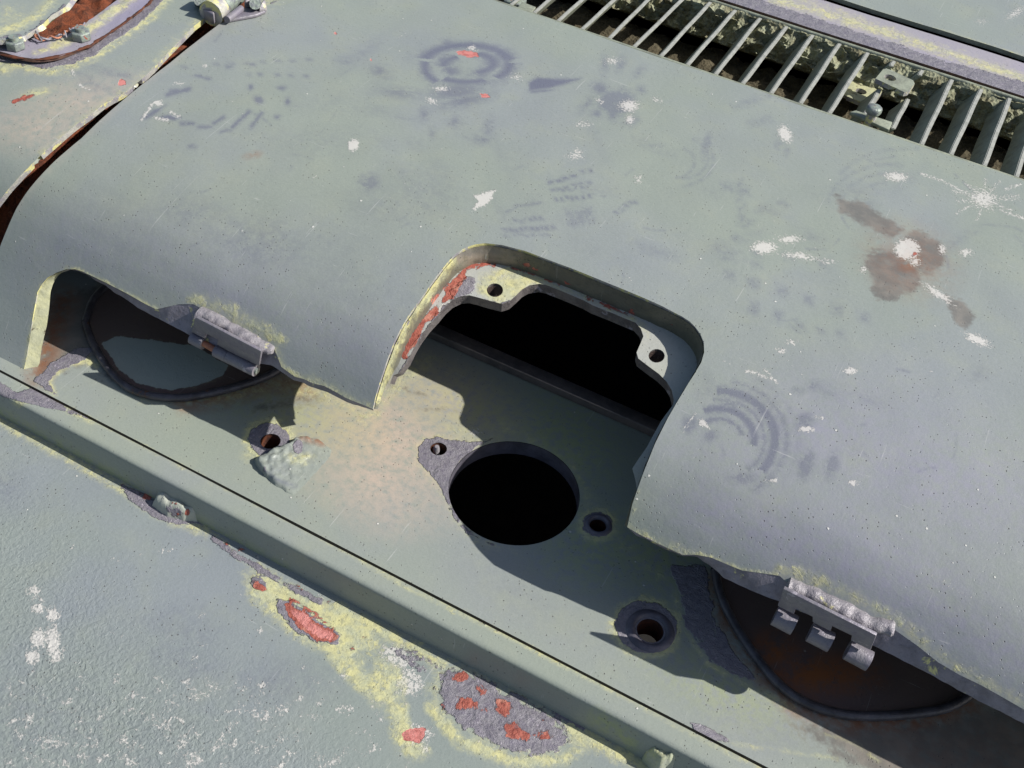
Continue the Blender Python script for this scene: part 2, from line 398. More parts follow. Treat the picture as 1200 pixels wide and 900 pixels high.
def solid(name, poly3, depth, mats, parent=None, loc=(0, 0, 0), bev=.0015, holes=()):
    """a plate: 3-D outline extruded by the vector depth, bevelled"""
    bm = bmesh.new(); P = np.asarray(poly3, float) - np.asarray(loc, float); d = np.asarray(depth, float)
    top = [bm.verts.new(p) for p in P]; bot = [bm.verts.new(p + d) for p in P]; n = len(P)
    bm.faces.new(top); bm.faces.new(bot[::-1])
    for i in range(n): bm.faces.new((top[i], bot[i], bot[(i + 1) % n], top[(i + 1) % n]))
    bmesh.ops.recalc_face_normals(bm, faces=bm.faces)
    if bev: bmesh.ops.bevel(bm, geom=list(bm.edges), offset=bev, segments=2, affect='EDGES', profile=.5)
    me = bpy.data.meshes.new(name); bm.to_mesh(me); bm.free()
    o = link(name, me, mats, parent, loc)
    e = o.modifiers.new('edges', 'EDGE_SPLIT'); e.split_angle = math.radians(45)
    return o
def box(name, a, b, mats, parent=None, loc=(0, 0, 0), bev=.0015):
    x0, y0, z0 = a; x1, y1, z1 = b
    return solid(name, [(x0, y0, z1), (x1, y0, z1), (x1, y1, z1), (x0, y1, z1)], (0, 0, z0 - z1), mats, parent, loc, bev)
def ngon(c, r, n=28, a0=0.0):
    return np.array([(c[0] + r * math.cos(a0 + 2 * math.pi * k / n), c[1] + r * math.sin(a0 + 2 * math.pi * k / n)) for k in range(n)])
def ring_wall(name, c, r, z0, z1, mats, parent, loc, n=40, r1=None):
    A = np.c_[ngon(c, r, n), np.full(n, z0)]; B = np.c_[ngon(c, r1 or r, n), np.full(n, z1)]
    A = np.vstack([A, A[:1]]); B = np.vstack([B, B[:1]])
    return strip(name, B, A, mats, parent, loc, 3)
def row(p0, p1, n, wx, hy, sk=0.0, skip=.1):
    p0, p1 = np.array(p0, float), np.array(p1, float); d = (p1 - p0) / max(1, n - 1); u = (p1 - p0) / (np.hypot(*(p1 - p0)) + 1e-9); q = np.array([-u[1], u[0]])
    out = []
    for i in range(n):
        if random.random() < skip: continue
        c = p0 + d * i + rng.normal(0, .7, 2); a = u * wx / 2; b = q * hy / 2 + u * sk
        out.append(('p', [c - a - b, c + a - b, c + a + b, c - a + b]))
    return out

ZP = -.225                                                    # the plate under the cover
# ------------------------------------------------------------------ marks (picture pixels)
def mk(k, shapes, wd, a=1.0): return [(k, s, wd, a) for s in shapes]
def E_(cx, cy, rx, ry, rot=0.0): return ('e', cx, cy, rx, ry, rot)
def Pg(*p): return ('p', list(p))
hm = []
# heel print with ring tread, upper middle
hm += mk('smudge', [('r', 547, 74, 50, 21, 4.5, -2.9, -.2), ('r', 547, 76, 50, 21, 4, -.1, .8), ('r', 547, 76, 46, 20, 4, 1.1, 2.2), ('r', 548, 76, 28, 10, 3.5, 3.0, 4.3), ('r', 548, 74, 30, 12, 4, -1.2, 1.2), ('r', 540, 78, 42, 24, 4, 2.3, 3.4)], 3.5, .95)
hm += mk('smudge', [E_(520, 72, 8, 9), E_(528, 83, 13, 7, .3), E_(562, 87, 14, 5), E_(595, 70, 6, 10, .4), E_(525, 52, 9, 6)], 5, .8)
hm += mk('smudge', [E_(535, 107, 34, 10, -.1), E_(545, 118, 30, 7, -.2), E_(470, 109, 22, 5, .1), E_(497, 134, 5, 6), E_(533, 143, 6, 5), E_(572, 150, 4, 9, .2), E_(566, 164, 10, 5), E_(507, 156, 3, 4), E_(445, 83, 9, 6), E_(405, 72, 7, 3)], 6, .75)
hm += mk('smudge', [E_(548, 98, 40, 4, -.05)], 4, .8)
hm += mk('pink', [Pg((533, 61), (545, 57), (560, 61), (562, 67), (550, 68), (536, 65)), Pg((561, 109), (572, 109), (575, 114), (565, 115)), E_(436, 70, 4, 2.5), E_(393, 40, 3, 2.5)], 3)
hm += mk('chalk', [E_(517, 104, 9, 3, .1), E_(506, 118, 7, 3, .3), E_(553, 56, 5, 3)], 5)
# streak
hm += mk('smudge', [Pg((619, 96), (630, 90), (655, 92), (682, 92), (668, 97), (645, 104), (620, 107))], 3, 1.0)
hm += mk('smudge', [Pg((622, 106), (655, 104), (640, 108), (622, 109))], 2, .9)
# torn print right of it
hm += mk('smudge', [E_(704, 104, 11, 8, .3), E_(733, 108, 9, 4.5, .3), E_(700, 133, 8, 6), E_(718, 134, 7, 8), E_(688, 122, 10, 4, -.8), E_(740, 142, 9, 5, -.4), E_(708, 76, 4, 9), E_(727, 76, 5, 8, .4), E_(748, 85, 6, 3, -.7), E_(751, 105, 5, 5), E_(722, 120, 24, 16)], 5, .7)
hm += mk('chalk', [E_(717, 71, 9, 4), E_(703, 118, 5, 3, .6), E_(737, 124, 13, 8), E_(684, 146, 9, 3), E_(738, 140, 6, 6), E_(605, 90, 7, 3), E_(677, 178, 6, 4), E_(674, 183, 10, 4), E_(748, 210, 4, 5), E_(770, 117, 6, 3, .4)], 6, .9)
# tread prints in the middle
for a, b, n, wx, hy in (((645, 214), (672, 206), 4, 8, 5), ((676, 203), (692, 199), 3, 5, 5), ((648, 222), (690, 214), 6, 6, 3.5), ((651, 235), (690, 230), 7, 5, 6), ((660, 223), (690, 219), 5, 5, 4)):
    hm += mk('smudge', row(a, b, n, wx, hy, 1), 2.2, .75)
hm += mk('smudge', row((662, 254), (696, 253), 16, 1.3, 20, 2, 0), 1.4, .7) + mk('smudge', [Pg((661, 246), (696, 242), (698, 260), (668, 267))], 4, .5)
for a, b, n, wx, hy in (((604, 258), (646, 256), 8, 5, 5), ((592, 270), (648, 266), 10, 6, 6), ((590, 276), (640, 275), 10, 4, 2.5), ((722, 248), (745, 236), 5, 4, 6), ((600, 241), (634, 238), 5, 6, 3)):
    hm += mk('smudge', row(a, b, n, wx, hy, 2), 2.2, .75)
hm += mk('smudge', [('l', [(594, 248), (610, 241), (632, 238)], 1.5)], 2, .7)
# soft spots
hm += mk('smudge', [E_(433, 214, 13, 11)], 5, .6)
hm += mk('smudge', [E_(452, 238, 42, 16, .1), E_(500, 225, 40, 25)], 18, .28)
hm += mk('smudge', [E_(318, 280, 22, 22), E_(280, 268, 22, 16), E_(225, 250, 40, 16, .2), E_(300, 285, 60, 26, .2)], 16, .42)
hm += mk('smudge', [E_(390, 120, 30, 10), E_(370, 165, 45, 12)], 14, .25)
hm += mk('lav', [('l', [(830, 600), (950, 645), (1100, 720), (1220, 790)], 45)], 45, .85) + mk('lav', [('l', [(60, 290), (200, 320), (330, 370), (440, 420)], 30)], 50, .6)  # lavender discolouration plus darkness painted along the rolled front
hm += mk('lav', [E_(1040, 670, 170, 70, .5), E_(1100, 560, 170, 70, .3), E_(870, 540, 90, 40, .3), E_(960, 510, 120, 60)], 60, .75)  # lavender patches, with the cover's sheen put into their colour
hm += mk('smudge', [E_(420, 330, 120, 40, .45), E_(150, 280, 70, 40, .3)], 40, .2)
# print upper left
for a, b, n, wx, hy in (((215, 78), (362, 70), 9, 7, 3), ((290, 87), (358, 89), 5, 6, 4), ((268, 78), (320, 72), 3, 9, 5)):
    hm += mk('smudge', row(a, b, n, wx, hy, 1), 2.5, .7)
hm += mk('smudge', [('l', [(196, 111), (222, 104)], 3), ('l', [(200, 107), (219, 106)], 3), ('l', [(212, 145), (226, 145)], 2.5), ('l', [(232, 149), (248, 149)], 2), ('l', [(250, 145), (262, 137)], 2.5), ('l', [(272, 149), (292, 131)], 3), ('l', [(294, 149), (307, 132)], 2.5), ('l', [(258, 155), (270, 152)], 2), E_(294, 102, 4, 4), E_(303, 117, 7, 5, .5), E_(330, 103, 5, 3), E_(337, 119, 4, 5), E_(325, 137, 4, 3), ('l', [(230, 88), (246, 93)], 2), E_(225, 172, 5, 3)], 2.5, .8)
hm += mk('smudge', [Pg((166, 138), (180, 128), (196, 122), (186, 132), (172, 140)), Pg((184, 137), (198, 133), (212, 138), (205, 142), (190, 141))], 3, .9)
hm += mk('chalk', [('l', [(166, 140), (180, 120), (190, 118)], 1.8), ('l', [(182, 138), (196, 141)], 2), ('l', [(200, 131), (210, 137)], 1.6), E_(186, 121, 5, 4), E_(240, 77, 3, 2), E_(210, 98, 6, 2)], 3, 1)
hm += mk('rust_bloom', [E_(296, 182, 7, 3, -.2)], 4, .5)
# cream chips
hm += mk('chalk', [E_(414, 170, 7, 8, .4)], 4, 1)
hm += mk('chip', [Pg((553, 247), (560, 236), (556, 229), (566, 226), (580, 223), (573, 235))], 3)
hm += mk('chalk', [Pg((553, 247), (560, 236), (556, 229), (566, 226), (580, 223), (573, 238))], 4, 1.2)
# right hand prints
for a, b, n, wx, hy in (((852, 303), (886, 310), 2, 12, 7), ((853, 322), (948, 352), 4, 14, 10), ((884, 331), (1012, 372), 5, 14, 11), ((884, 360), (910, 372), 2, 12, 15), ((848, 292), (964, 308), 4, 11, 7), ((852, 218), (872, 222), 2, 14, 9), ((866, 217), (868, 257), 4, 10, 9), ((862, 280), (892, 245), 3, 11, 8), ((918, 240), (905, 248), 2, 6, 10), ((862, 125), (885, 118), 3, 8, 8), ((880, 145), (900, 140), 4, 7, 7), ((866, 124), (900, 112), 4, 8, 6), ((912, 168), (920, 178), 2, 6, 10), ((938, 383), (985, 392), 3, 10, 8)):
    hm += mk('smudge', row(a, b, n, wx, hy, 2, 0), 4, .5)
hm += mk('smudge', [('r', 800, 185, 30, 24, 1.1, -1.2, 1.6), ('r', 796, 188, 40, 30, 1.2, -1.1, 1.5), ('r', 792, 190, 22, 18, 1, -1.2, 1.6), E_(828, 172, 6, 16, .2)], 2.2, .55)
hm += mk('smudge', [('r', 1040, 245, 70, 52, 1.6, 3.3, 5.0), ('r', 1042, 245, 58, 42, 1.5, 3.2, 5.1), ('r', 1045, 245, 46, 32, 1.5, 3.0, 4.6), ('r', 1060, 240, 90, 66, 1.5, 3.7, 4.9)], 2.5, .42)
# ring tread heel on the right
for r_, hw, a0, a1, al in ((28, 4, -2.2, -.2, .7), (42, 5, -2.0, .2, .85), (54, 4, -1.7, .9, .6), (66, 6, -1.6, .7, .8), (80, 4, -1.4, 1.1, .55), (94, 3, -1.1, .6, .3)):
    hm += mk('smudge', [('r', 842, 515, r_, r_ * .86, hw, a0, a1)], 3.5, al)
hm += mk('smudge', [E_(808, 497, 9, 12, .3), E_(832, 511, 9, 7, -.3), E_(850, 478, 20, 8, -.3), E_(953, 452, 7, 6, -.6), E_(935, 458, 7, 4), E_(943, 493, 12, 10), E_(870, 560, 16, 7), E_(975, 545, 8, 16, .3), E_(945, 545, 10, 18, .3)], 4, .6)
hm += mk('chalk', [Pg((818, 491), (824, 490), (832, 503), (820, 499)), ('l', [(873, 435), (885, 437), (908, 446)], 1.5), ('l', [(800, 505), (815, 485)], 1), ('l', [(895, 432), (910, 448)], 1.2), E_(996, 435, 8, 4), E_(1000, 566, 5, 4), E_(905, 563, 7, 3), ('l', [(955, 488), (966, 490)], 1.4), E_(945, 503, 9, 4)], 3.5, 1)
# wet rust stains on the right
hm += mk('stain', [Pg((980, 228), (992, 236), (1012, 238), (1040, 258), (1058, 268), (1046, 278), (1028, 270), (1004, 258), (984, 246)), E_(1046, 318, 34, 20, .5), E_(1040, 338, 18, 14), E_(1088, 300, 18, 20), Pg((1108, 348), (1125, 352), (1142, 370), (1132, 384), (1120, 378)), E_(1075, 285, 14, 14)], 8, .95)
hm += mk('rust_bloom', [E_(1066, 305, 50, 36, .4)], 20, .25)
hm += mk('chalk', [E_(1063, 292, 16, 13), E_(1072, 307, 7, 5), E_(1050, 207, 15, 6, .1), E_(936, 300, 22, 4, .1), E_(920, 157, 8, 12, -.6), E_(1012, 316, 4, 4), E_(970, 306, 8, 3), E_(1145, 398, 18, 6, .4), E_(1100, 345, 22, 5, .6), E_(1104, 292, 5, 6), E_(1132, 296, 8, 5), E_(895, 290, 16, 8), E_(925, 280, 14, 5), E_(915, 411, 6, 3), E_(928, 401, 6, 3)], 5, .95)
hm += mk('rust_bloom', [E_(1066, 305, 16, 16)], 8, .6) + mk('rust', [E_(1072, 297, 4, 5, .8)], 3, .9) 
star = [('l', [(1152, 233), (1152 + 40 * math.cos(a) * random.uniform(.6, 1.1), 233 + 22 * math.sin(a) * random.uniform(.6, 1.2))], 1.6) for a in np.arange(0, 6.2, .6)]
hm += mk('chalk', star, 5, .9) + mk('chalk', [E_(1152, 233, 20, 13, .2)], 9, .8)
hm += mk('chalk', [('l', [(1078, 203), (1105, 212), (1135, 228)], 1.3), ('l', [(1172, 246), (1205, 258)], 1.5), ('l', [(1178, 222), (1196, 216)], 1.4)], 3.5, 1)
hm += mk('chalk', [('l', [(1085, 672), (1180, 725)], 1.2), ('l', [(1078, 664), (1150, 704)], .9)], 2, .5)

for i in range(120):     # faint rubs and scratches left by boots and tools
    x = random.uniform(150, 1200); y = random.uniform(40, 300) if x < 560 else random.uniform(60 + (x - 560) * .25, 560)
    a = random.gauss(.45, .5) if i % 3 else random.gauss(-.7, .4); L = random.uniform(6, 46) * random.random() + 5; q = random.uniform(-.25, .25)
    ln = [(x + L * t * math.cos(a + q * t), y + L * t * math.sin(a + q * t)) for t in (0, .33, .66, 1)]
    hm += mk('chalk' if i % 2 else 'smudge', [('l', ln, random.uniform(.3, .9))], 2, random.uniform(.45, .75))
for i in range(46):
    x = random.uniform(380, 1180); y = random.uniform(60, 260) if x < 560 else random.uniform(70 + (x - 560) * .25, 520)
    hm += mk('smudge', [E_(x, y, random.uniform(4, 20), random.uniform(2, 7), random.gauss(.2, .6))], 7, random.uniform(.2, .5))
# ------------------------------------------------------------------ engine cover outline
left_edge = [(345, -55), (300, -10), (257, 28), (200, 72), (143, 118), (95, 162), (47, 207), (20, 243), (0, 290), (-14, 340), (-22, 400), (-25, 436)]
leg_foot = [(-25, 436), (0, 447), (14, 454), (24, 457), (29, 452)]
slotA = [(27, 441), (29, 428), (32, 412), (35, 394), (38, 376), (41, 359), (44, 343), (49, 334), (56, 326), (66, 320), (78, 316), (88, 316), (97, 319), (122, 331), (150, 345), (170, 356), (183, 362), (196, 359), (210, 356), (226, 356), (238, 362), (270, 380), (300, 396), (322, 410), (330, 430), (345, 441), (356, 444), (367, 449), (380, 452), (393, 459), (405, 466), (415, 470), (428, 475), (437, 479)]
slotB = [(38, 440), (46, 426), (48, 411), (51, 396), (55, 380), (57, 364), (59, 342), (62, 332), (67, 324), (73, 318), (80, 316), (90, 317), (99, 321), (122, 334), (150, 353), (168, 364), (183, 372), (196, 379), (210, 386), (226, 395), (240, 401), (272, 417), (302, 426), (318, 428), (327, 434), (343, 445), (355, 449), (366, 454), (379, 458), (392, 464), (404, 470), (414, 474), (427, 478), (437, 481)]
notchA = [(437, 479), (440, 465), (450, 434), (463, 399), (477, 373), (492, 352), (511, 325), (526.5, 305.5), (534, 298), (542, 292.5), (549, 289), (557, 286.5), (569, 285), (588, 287), (615, 294), (668, 314), (726, 338), (776, 359), (799, 370.5), (808, 376), (815, 383), (821, 391), (825, 401), (825.5, 412), (822, 424), (815, 436), (806, 450), (783, 489), (768, 519), (753, 557), (741, 591), (735, 618)]
rightA = [(735, 618), (745, 624), (760, 632), (780, 641), (800, 650), (816, 650), (833, 653), (850, 660), (870, 668), (892, 671), (914, 674), (925, 684), (975, 702), (1020, 722), (1050, 738), (1075, 756), (1100, 776), (1125, 791), (1150, 803), (1200, 831), (1260, 862)]
rightB = [(737, 620), (746, 627), (761, 634), (781, 644), (801, 652), (816, 653), (830, 661), (848, 677), (870, 688), (892, 697), (912, 704), (925, 711), (970, 730), (1012, 751), (1040, 765), (1066, 778), (1095, 793), (1122, 808), (1148, 822), (1198, 847), (1260, 878)]
A_slot, A_notch, A_right = HH(slotA), HH(notchA), HH(rightA)
sb = np.interp(.0, [0], [0])
s_back = float(np.interp(-.822, -pv, SS))
LE = HH(left_edge[2:]); LE = np.vstack([[-.80, s_back], [-.797, float(np.interp(-.6, -pv, SS))], LE])
FT = HH(leg_foot)
outer = np.vstack([LE, FT[1:], A_slot, A_notch[1:], A_right[1:], [[1.05, A_right[-1][1]], [1.05, s_back]]])

edgeline = [*slotA[18:24]]
hm += mk('primer', [('l', slotA[:8], 3)], 5, .8) + mk('primer', [('l', slotA[10:17], 3.5)], 4, .9) + mk('primer', [('l', slotA[23:], 6)], 9, .85)
hm += mk('primer', [('l', [(228, 352), (262, 362), (300, 384), (325, 398)], 9)], 12, .85)
hm += mk('primer', [('l', [(735, 618), (742, 600), (748, 575)], 3)], 8, .7) + mk('primer', [('l', rightA[:6], 7)], 11, .8) + mk('primer', [('l', rightA[5:11], 2.5)], 4, .85) + mk('primer', [('l', [(914, 668), (960, 680), (1010, 703), (1055, 730), (1085, 757)], 8)], 13, .78) + mk('primer', [('l', [(1085, 757), (1120, 780), (1160, 803), (1210, 830)], 8)], 14, .66)
hm += mk('bare', [('l', rightA[:5], 1.5)], 4, .85) + mk('bare', [('l', [(-30, 440), (0, 446), (12, 452), (26, 456)], 5)], 5, .9) + mk('primer', [('l', [(-30, 430), (0, 437), (26, 445)], 2)], 4, .6)
hm += mk('primer', [('l', [(300, 6), (345, -10)], 8)], 10, .7) + mk('bare', [('l', [(318, 4), (345, -8)], 3)], 5, .8)
hm += mk('tan', [('l', left_edge[:8], 3)], 6, .25)

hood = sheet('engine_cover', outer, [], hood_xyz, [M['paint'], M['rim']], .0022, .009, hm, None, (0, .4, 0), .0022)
thing(hood, 'large grey-green rolled steel cover with boot prints and a square notch cut in its front', 'engine cover')
HL = (0, .4, 0)
def child3(P): return np.asarray(P)
# chamfered flame-cut lips under the slots
ra = resample(np.c_[A_slot[:, 0], A_slot[:, 1]], 240)
A3 = hood_xyz(A_slot, .001); B3 = hood_xyz(HH(slotB, .009), .0095)
n1 = 11
strip('cut_edge', resample(A3[:n1], 60), resample(B3[:n1], 60), [M['cutyellow']], hood, HL, 4, .0012)['label'] = 'yellow primer-coated cut edge of the cover\'s corner leg'
strip('cut_edge', resample(A3[n1 - 1:], 160), resample(B3[n1 - 1:], 160), [M['cut']], hood, HL, 4, .0012)
A3 = hood_xyz(A_right, .001); B3 = hood_xyz(HH(rightB, .009), .0095)
strip('cut_edge', resample(A3, 200), resample(B3, 200), [M['cut']], hood, HL, 4, .0012)
# wall of the notch and the flange below it
DEP = .032
na = densify(smooth_line(A_notch, 1), .003, False); tn = np.gradient(na, axis=0); tn /= np.linalg.norm(tn, axis=1)[:, None]
inn = np.c_[-tn[:, 1], tn[:, 0]]
cn = na.mean(0); inn *= np.sign(((cn - na) * inn).sum(1))[len(na) // 2]
ll = np.r_[0, np.cumsum(np.hypot(*np.diff(na, axis=0).T))]; Lt = ll[-1]
dep = np.interp(ll, [0, .03, .07, Lt - .09, Lt - .03, Lt], [.006, .012, DEP, DEP, .012, .006])
top3 = np.array([hood_xyz([p], .003)[0] for p in na + inn * .0012]); bot3 = np.array([hood_xyz([p], d)[0] for p, d in zip(na + inn * .004, dep)])
wm = mk('primer', [('l', notchA[1:8], 9)], 7, 1.0) + mk('rust', [('l', [(533, 330), (515, 345), (500, 372), (489, 390)], 4)], 5, .8)
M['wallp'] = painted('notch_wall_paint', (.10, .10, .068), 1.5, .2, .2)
wm += mk('bare', [('l', [(500, 345), (480, 375), (462, 410)], 1.5)], 4, .75)
wm += mk('stain', [('l', [(540, 297), (570, 293), (600, 298)], 6)], 8, .7) + mk('tan', [('l', [(545, 300), (575, 296), (600, 300)], 8)], 8, .5)
wm += mk('rust', [E_(620, 312, 14, 3, .4), E_(705, 355, 14, 3, .4), E_(740, 366, 7, 4, .4), E_(668, 335, 12, 3, .4), E_(790, 383, 6, 3, .5)], 3.5, .8)
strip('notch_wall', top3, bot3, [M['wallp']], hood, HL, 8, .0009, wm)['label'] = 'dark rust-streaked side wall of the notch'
innerI = [(461, 440), (468, 437), (477, 424), (490, 399), (502, 382), (513, 370), (522, 359), (530, 352), (540, 347), (550, 346), (560, 348.5), (572, 352), (580, 354), (588, 356), (597, 353), (605, 346), (612, 339), (620, 334.5), (632, 332.5), (640, 334), (658, 341), (684, 352), (695, 358), (713, 365), (732, 373), (744.6, 378), (751, 385), (754, 394), (750, 404), (746, 413), (748, 420), (757, 427), (772, 438), (781, 447), (787, 457), (789.5, 468), (789, 474), (775, 493), (758, 524), (741, 549), (744.5, 563)]
oi = [k for k in range(len(na)) if .035 < ll[k] < Lt - .035]
II = HH(innerI, DEP)
fl_outer = np.vstack([na[oi] + inn[oi] * .0005, II[::-1]])
fh = [np.array(HH([(580 + 9.5 * math.cos(a), 340 + 8 * math.sin(a)) for a in np.arange(0, 6.28, .35)], DEP)), np.array(HH([(769.5 + 9.5 * math.cos(a), 417 + 8 * math.sin(a)) for a in np.arange(0, 6.28, .35)], DEP))]
fm = mk('primer', [Pg((560, 322), (600, 310), (650, 325), (640, 336), (620, 336), (600, 352), (585, 358), (560, 345))], 8, 1) + mk('primer', [('l', [(640, 332), (690, 350), (740, 373), (760, 390)], 5)], 6, .7)
fm += mk('bare', [Pg((548, 322), (560, 324), (556, 345), (530, 352), (526, 340)), ('l', [(560, 350), (585, 357), (600, 353)], 3), ('l', innerI[1:9], 3)], 5, .9)
fm += mk('rust', [Pg((536, 318), (548, 312), (547, 325), (533, 350), (518, 355), (520, 340)), ('l', [(510, 364), (496, 378), (484, 398), (474, 417)], 5), ('l', [(545, 315), (560, 310), (578, 309)], 3.5), ('l', [(600, 313), (660, 333)], 2), ('l', [(690, 349), (735, 368)], 2)], 4, 1)
fm += mk('chalk', [('l', [(524, 352), (516, 362)], 4)], 5, .9)
M['flange'] = painted('flange_paint', (.36, .37, .31), 1.4, .4, .2)
M['flangecut'] = steel('flange_edge_steel', (.14, .125, .12), (.085, .075, .075), (.26, .24, .27), .5, .1, 60, .002, .62)
flange = sheet('mounting_flange', fl_outer, fh, lambda g: hood_xyz(g, DEP), [M['flange'], M['flangecut']], .003, .016, fm, hood, HL, 0, edge=.003)
for c in ((580, 340), (769.5, 417)):
    q = hood_xyz(HH([c], DEP))[0]; q = hood_xyz([hood_hit(c, DEP)], DEP)[0]
    ring_wall('threaded_bore', q[:2], .0098, q[2] - .001, q[2] - .022, [M['bore']], flange, (0, 0, 0), 24)

# hinges welded under the cover
def hinge(bead, leaf, knuckles, vv, pin, seed, lab):
    c = hood_xyz([hood_hit(bead[len(bead) // 2], 0)])[0]
    lp = np.array([on_v(p, q) for p, q in leaf])
    nrm = np.cross(lp[1] - lp[0], lp[-1] - lp[0]); nrm /= np.linalg.norm(nrm)
    if nrm[1] > 0: nrm = -nrm
    h = solid('hinge', lp, -nrm * .0045, [M['bare']], hood, HL, .0008); h['label'] = lab
    b3 = resample(np.array([hood_xyz([hood_hit(p, 0)], -.001)[0] for p in bead]), 46)
    rr = np.array([.0108 * (1 + .06 * math.sin(i * .95 + seed) + .12 * math.sin(i * .23 + seed)) for i in range(46)]); rr[0] *= .5; rr[-1] *= .7
    tube('weld_bead', b3, rr, [M['weld']], h, (0, 0, 0), 16, .2, .6, seed=seed, rs=80)
    return h
def fix(o):      # sub-parts: keep world placement under a parent that sits at its own place
    par = o.parent; off = Vector((0, 0, 0)); q = par
    while q: off += Vector(q.location); q = q.parent
    o.location = Vector(o.location) - off
HNG = []
VH = -.048
h1 = hinge([(233, 366), (255, 374), (280, 390), (305, 404), (321, 411)], [((229, 372), -.0525), ((306, 412), -.0525), ((303, 429), VH), ((268, 412), VH), ((254, 404), VH), ((255, 398), -.0495), ((241, 391), -.0495), ((240, 397), VH), ((224, 389), VH)], None, VH, True, 1.0, 'left hinge leaf with rust-red pin showing between barrels')
h2 = hinge([(922, 685), (950, 694), (985, 712), (1015, 728), (1048, 737)], [((918, 690), -.0525), ((1027, 745), -.0525), ((1020, 762), -.050), ((997, 751), -.050), ((998, 745), -.050), ((975, 734), -.050), ((973, 740), -.050), ((952, 729), -.050), ((952, 723), -.050), ((932, 713), -.050), ((930, 720), -.050), ((911, 710), -.050)], None, VH, False, 2.4, 'right hinge leaf with three empty knuckles')
def barrel(h, p0, p1, r, mat, name='knuckle', v=VH, seg=16, cut=False):
    a, b = on_v(p0, v), on_v(p1, v); P = np.linspace(a, b, 5)
    if not cut: return tube(name, P, r, [mat], h, (0, 0, 0), seg, .03)
    d = (b - a) / np.linalg.norm(b - a); u_ = np.array([0, 0, 1.]); u_ -= d * (u_ @ d); u_ /= np.linalg.norm(u_); s_ = np.cross(d, u_)
    n = 20; V = []
    for q, rad in ((a, r * .6), (a, r), (b, r), (b, r * .6)):
        V += [q + (s_ * math.cos(t) + u_ * math.sin(t)) * rad for t in np.arange(n) * 2 * math.pi / n]
    Fc = [(k * n + i, k * n + (i + 1) % n, ((k + 1) % 4) * n + (i + 1) % n, ((k + 1) % 4) * n + i) for k in range(4) for i in range(n)]
    o = link(name, mesh(name, V, Fc), [mat], h); e = o.modifiers.new('edges', 'EDGE_SPLIT'); e.split_angle = math.radians(40); return o
barrel(h1, (225, 396), (239, 403), .0085, M['bare']); barrel(h1, (253, 411), (267, 418), .0085, M['bare']); barrel(h1, (267.5, 418), (300, 434), .0088, M['bare'])
barrel(h1, (238, 402), (254, 411), .0045, M['copper'], 'hinge_pin'); barrel(h1, (299, 433.5), (302, 435), .0045, M['nut'], 'hinge_pin')
barrel(h2, (908, 721), (931, 733), .0118, M['bare'], cut=True); barrel(h2, (949, 740), (974, 753), .0118, M['bare'], cut=True); barrel(h2, (993, 761), (1019, 775), .0118, M['bare'], cut=True)

# ------------------------------------------------------------------ plate under the cover with its bores
def plane(z): return lambda g: np.c_[np.asarray(g), np.full(len(g), z)]
vc = on_z((400, 642), ZP)[1]
crackpx = lambda v: v
outerP = np.array([(-1.9, vc + .0016), (1.25, vc + .0016), (1.25, on_z((640, 458), ZP)[1] + .02), (-1.9, on_z((640, 458), ZP)[1] + .02)])
bigc = np.mean([on_z(p, ZP)[:2] for p in [(602, 515), (529, 577), (677, 575), (602, 641)]], 0)
bigr = np.mean([np.hypot(*(on_z(p, ZP)[:2] - bigc)) for p in [(602, 515), (529, 577), (677, 575), (602, 641)]])
small = [((514, 526), .0115), ((701, 615), .0135), ((762, 739), .0165), ((317, 517), .0135)]
sm2 = [(on_z(p, ZP)[:2], r) for p, r in small]
pm = []
pm += mk('tan', [E_(450, 515, 90, 60, .4)], 55, .8) + mk('tan', [E_(440, 560, 60, 40, .5), E_(520, 470, 60, 30, .3), E_(400, 490, 40, 30)], 35, .7)
ringL = [(512, 512), (530, 515), (560, 517), (583, 513), (560, 524), (540, 540), (529, 565), (530, 590), (541, 612), (565, 634), (602, 643), (570, 639), (545, 625), (530, 605), (521, 585), (515, 570), (500, 552), (489, 540), (489, 525), (498, 514)]
pm += mk('bare', [('p', ringL)], 4, 1.0) + mk('primer', [('p', ringL)], 16, 1.0)
for (x, y), r in (((316, 516), 26), ((700, 615), 19), ((757, 735), 38)):
    pm += mk('bare', [E_(x, y, r, r * .82, .2)], 4, 1) + mk('primer', [E_(x, y, r + 6, r * .82 + 6, .2)], 7, 1)
pm += mk('bare', [Pg((780, 660), (830, 660), (838, 720), (860, 760), (900, 808), (930, 830), (890, 800), (860, 795), (830, 775), (800, 735), (795, 700))], 6, .85) + mk('primer', [('l', [(790, 690), (800, 735), (830, 778), (870, 800), (930, 830)], 4)], 7, .8)
pm += mk('rust_bloom', [('l', [(835, 675), (848, 720), (880, 775), (930, 825), (1000, 848), (1080, 845), (1140, 825)], 10)], 10, .8)
pm += mk('stain', [Pg((40, 445), (60, 350), (130, 330), (140, 370), (118, 420), (100, 425), (60, 440)), ('l', [(80, 350), (108, 395), (130, 435)], 8)], 12, .8) + mk('rust_bloom', [('l', [(45, 440), (60, 395), (75, 350)], 10)], 14, .8)
pm += mk('bare', [Pg((38, 446), (60, 425), (90, 405), (120, 405), (95, 425), (68, 437), (58, 450), (75, 470), (110, 490), (95, 482), (60, 463))], 4, .9) + mk('primer', [('l', [(63, 462), (57, 447), (65, 437), (82, 426), (100, 423), (112, 428)], 5)], 5, .9)
pm += mk('primer', [('l', [(170, 462), (250, 468), (330, 450), (400, 470)], 9)], 14, .72) + mk('rust_bloom', [('l', [(215, 473), (262, 466), (320, 448), (360, 455)], 8)], 10, .8) + mk('stain', [('l', [(300, 478), (375, 468)], 7), ('l', [(320, 470), (385, 463)], 4)], 9, .52)
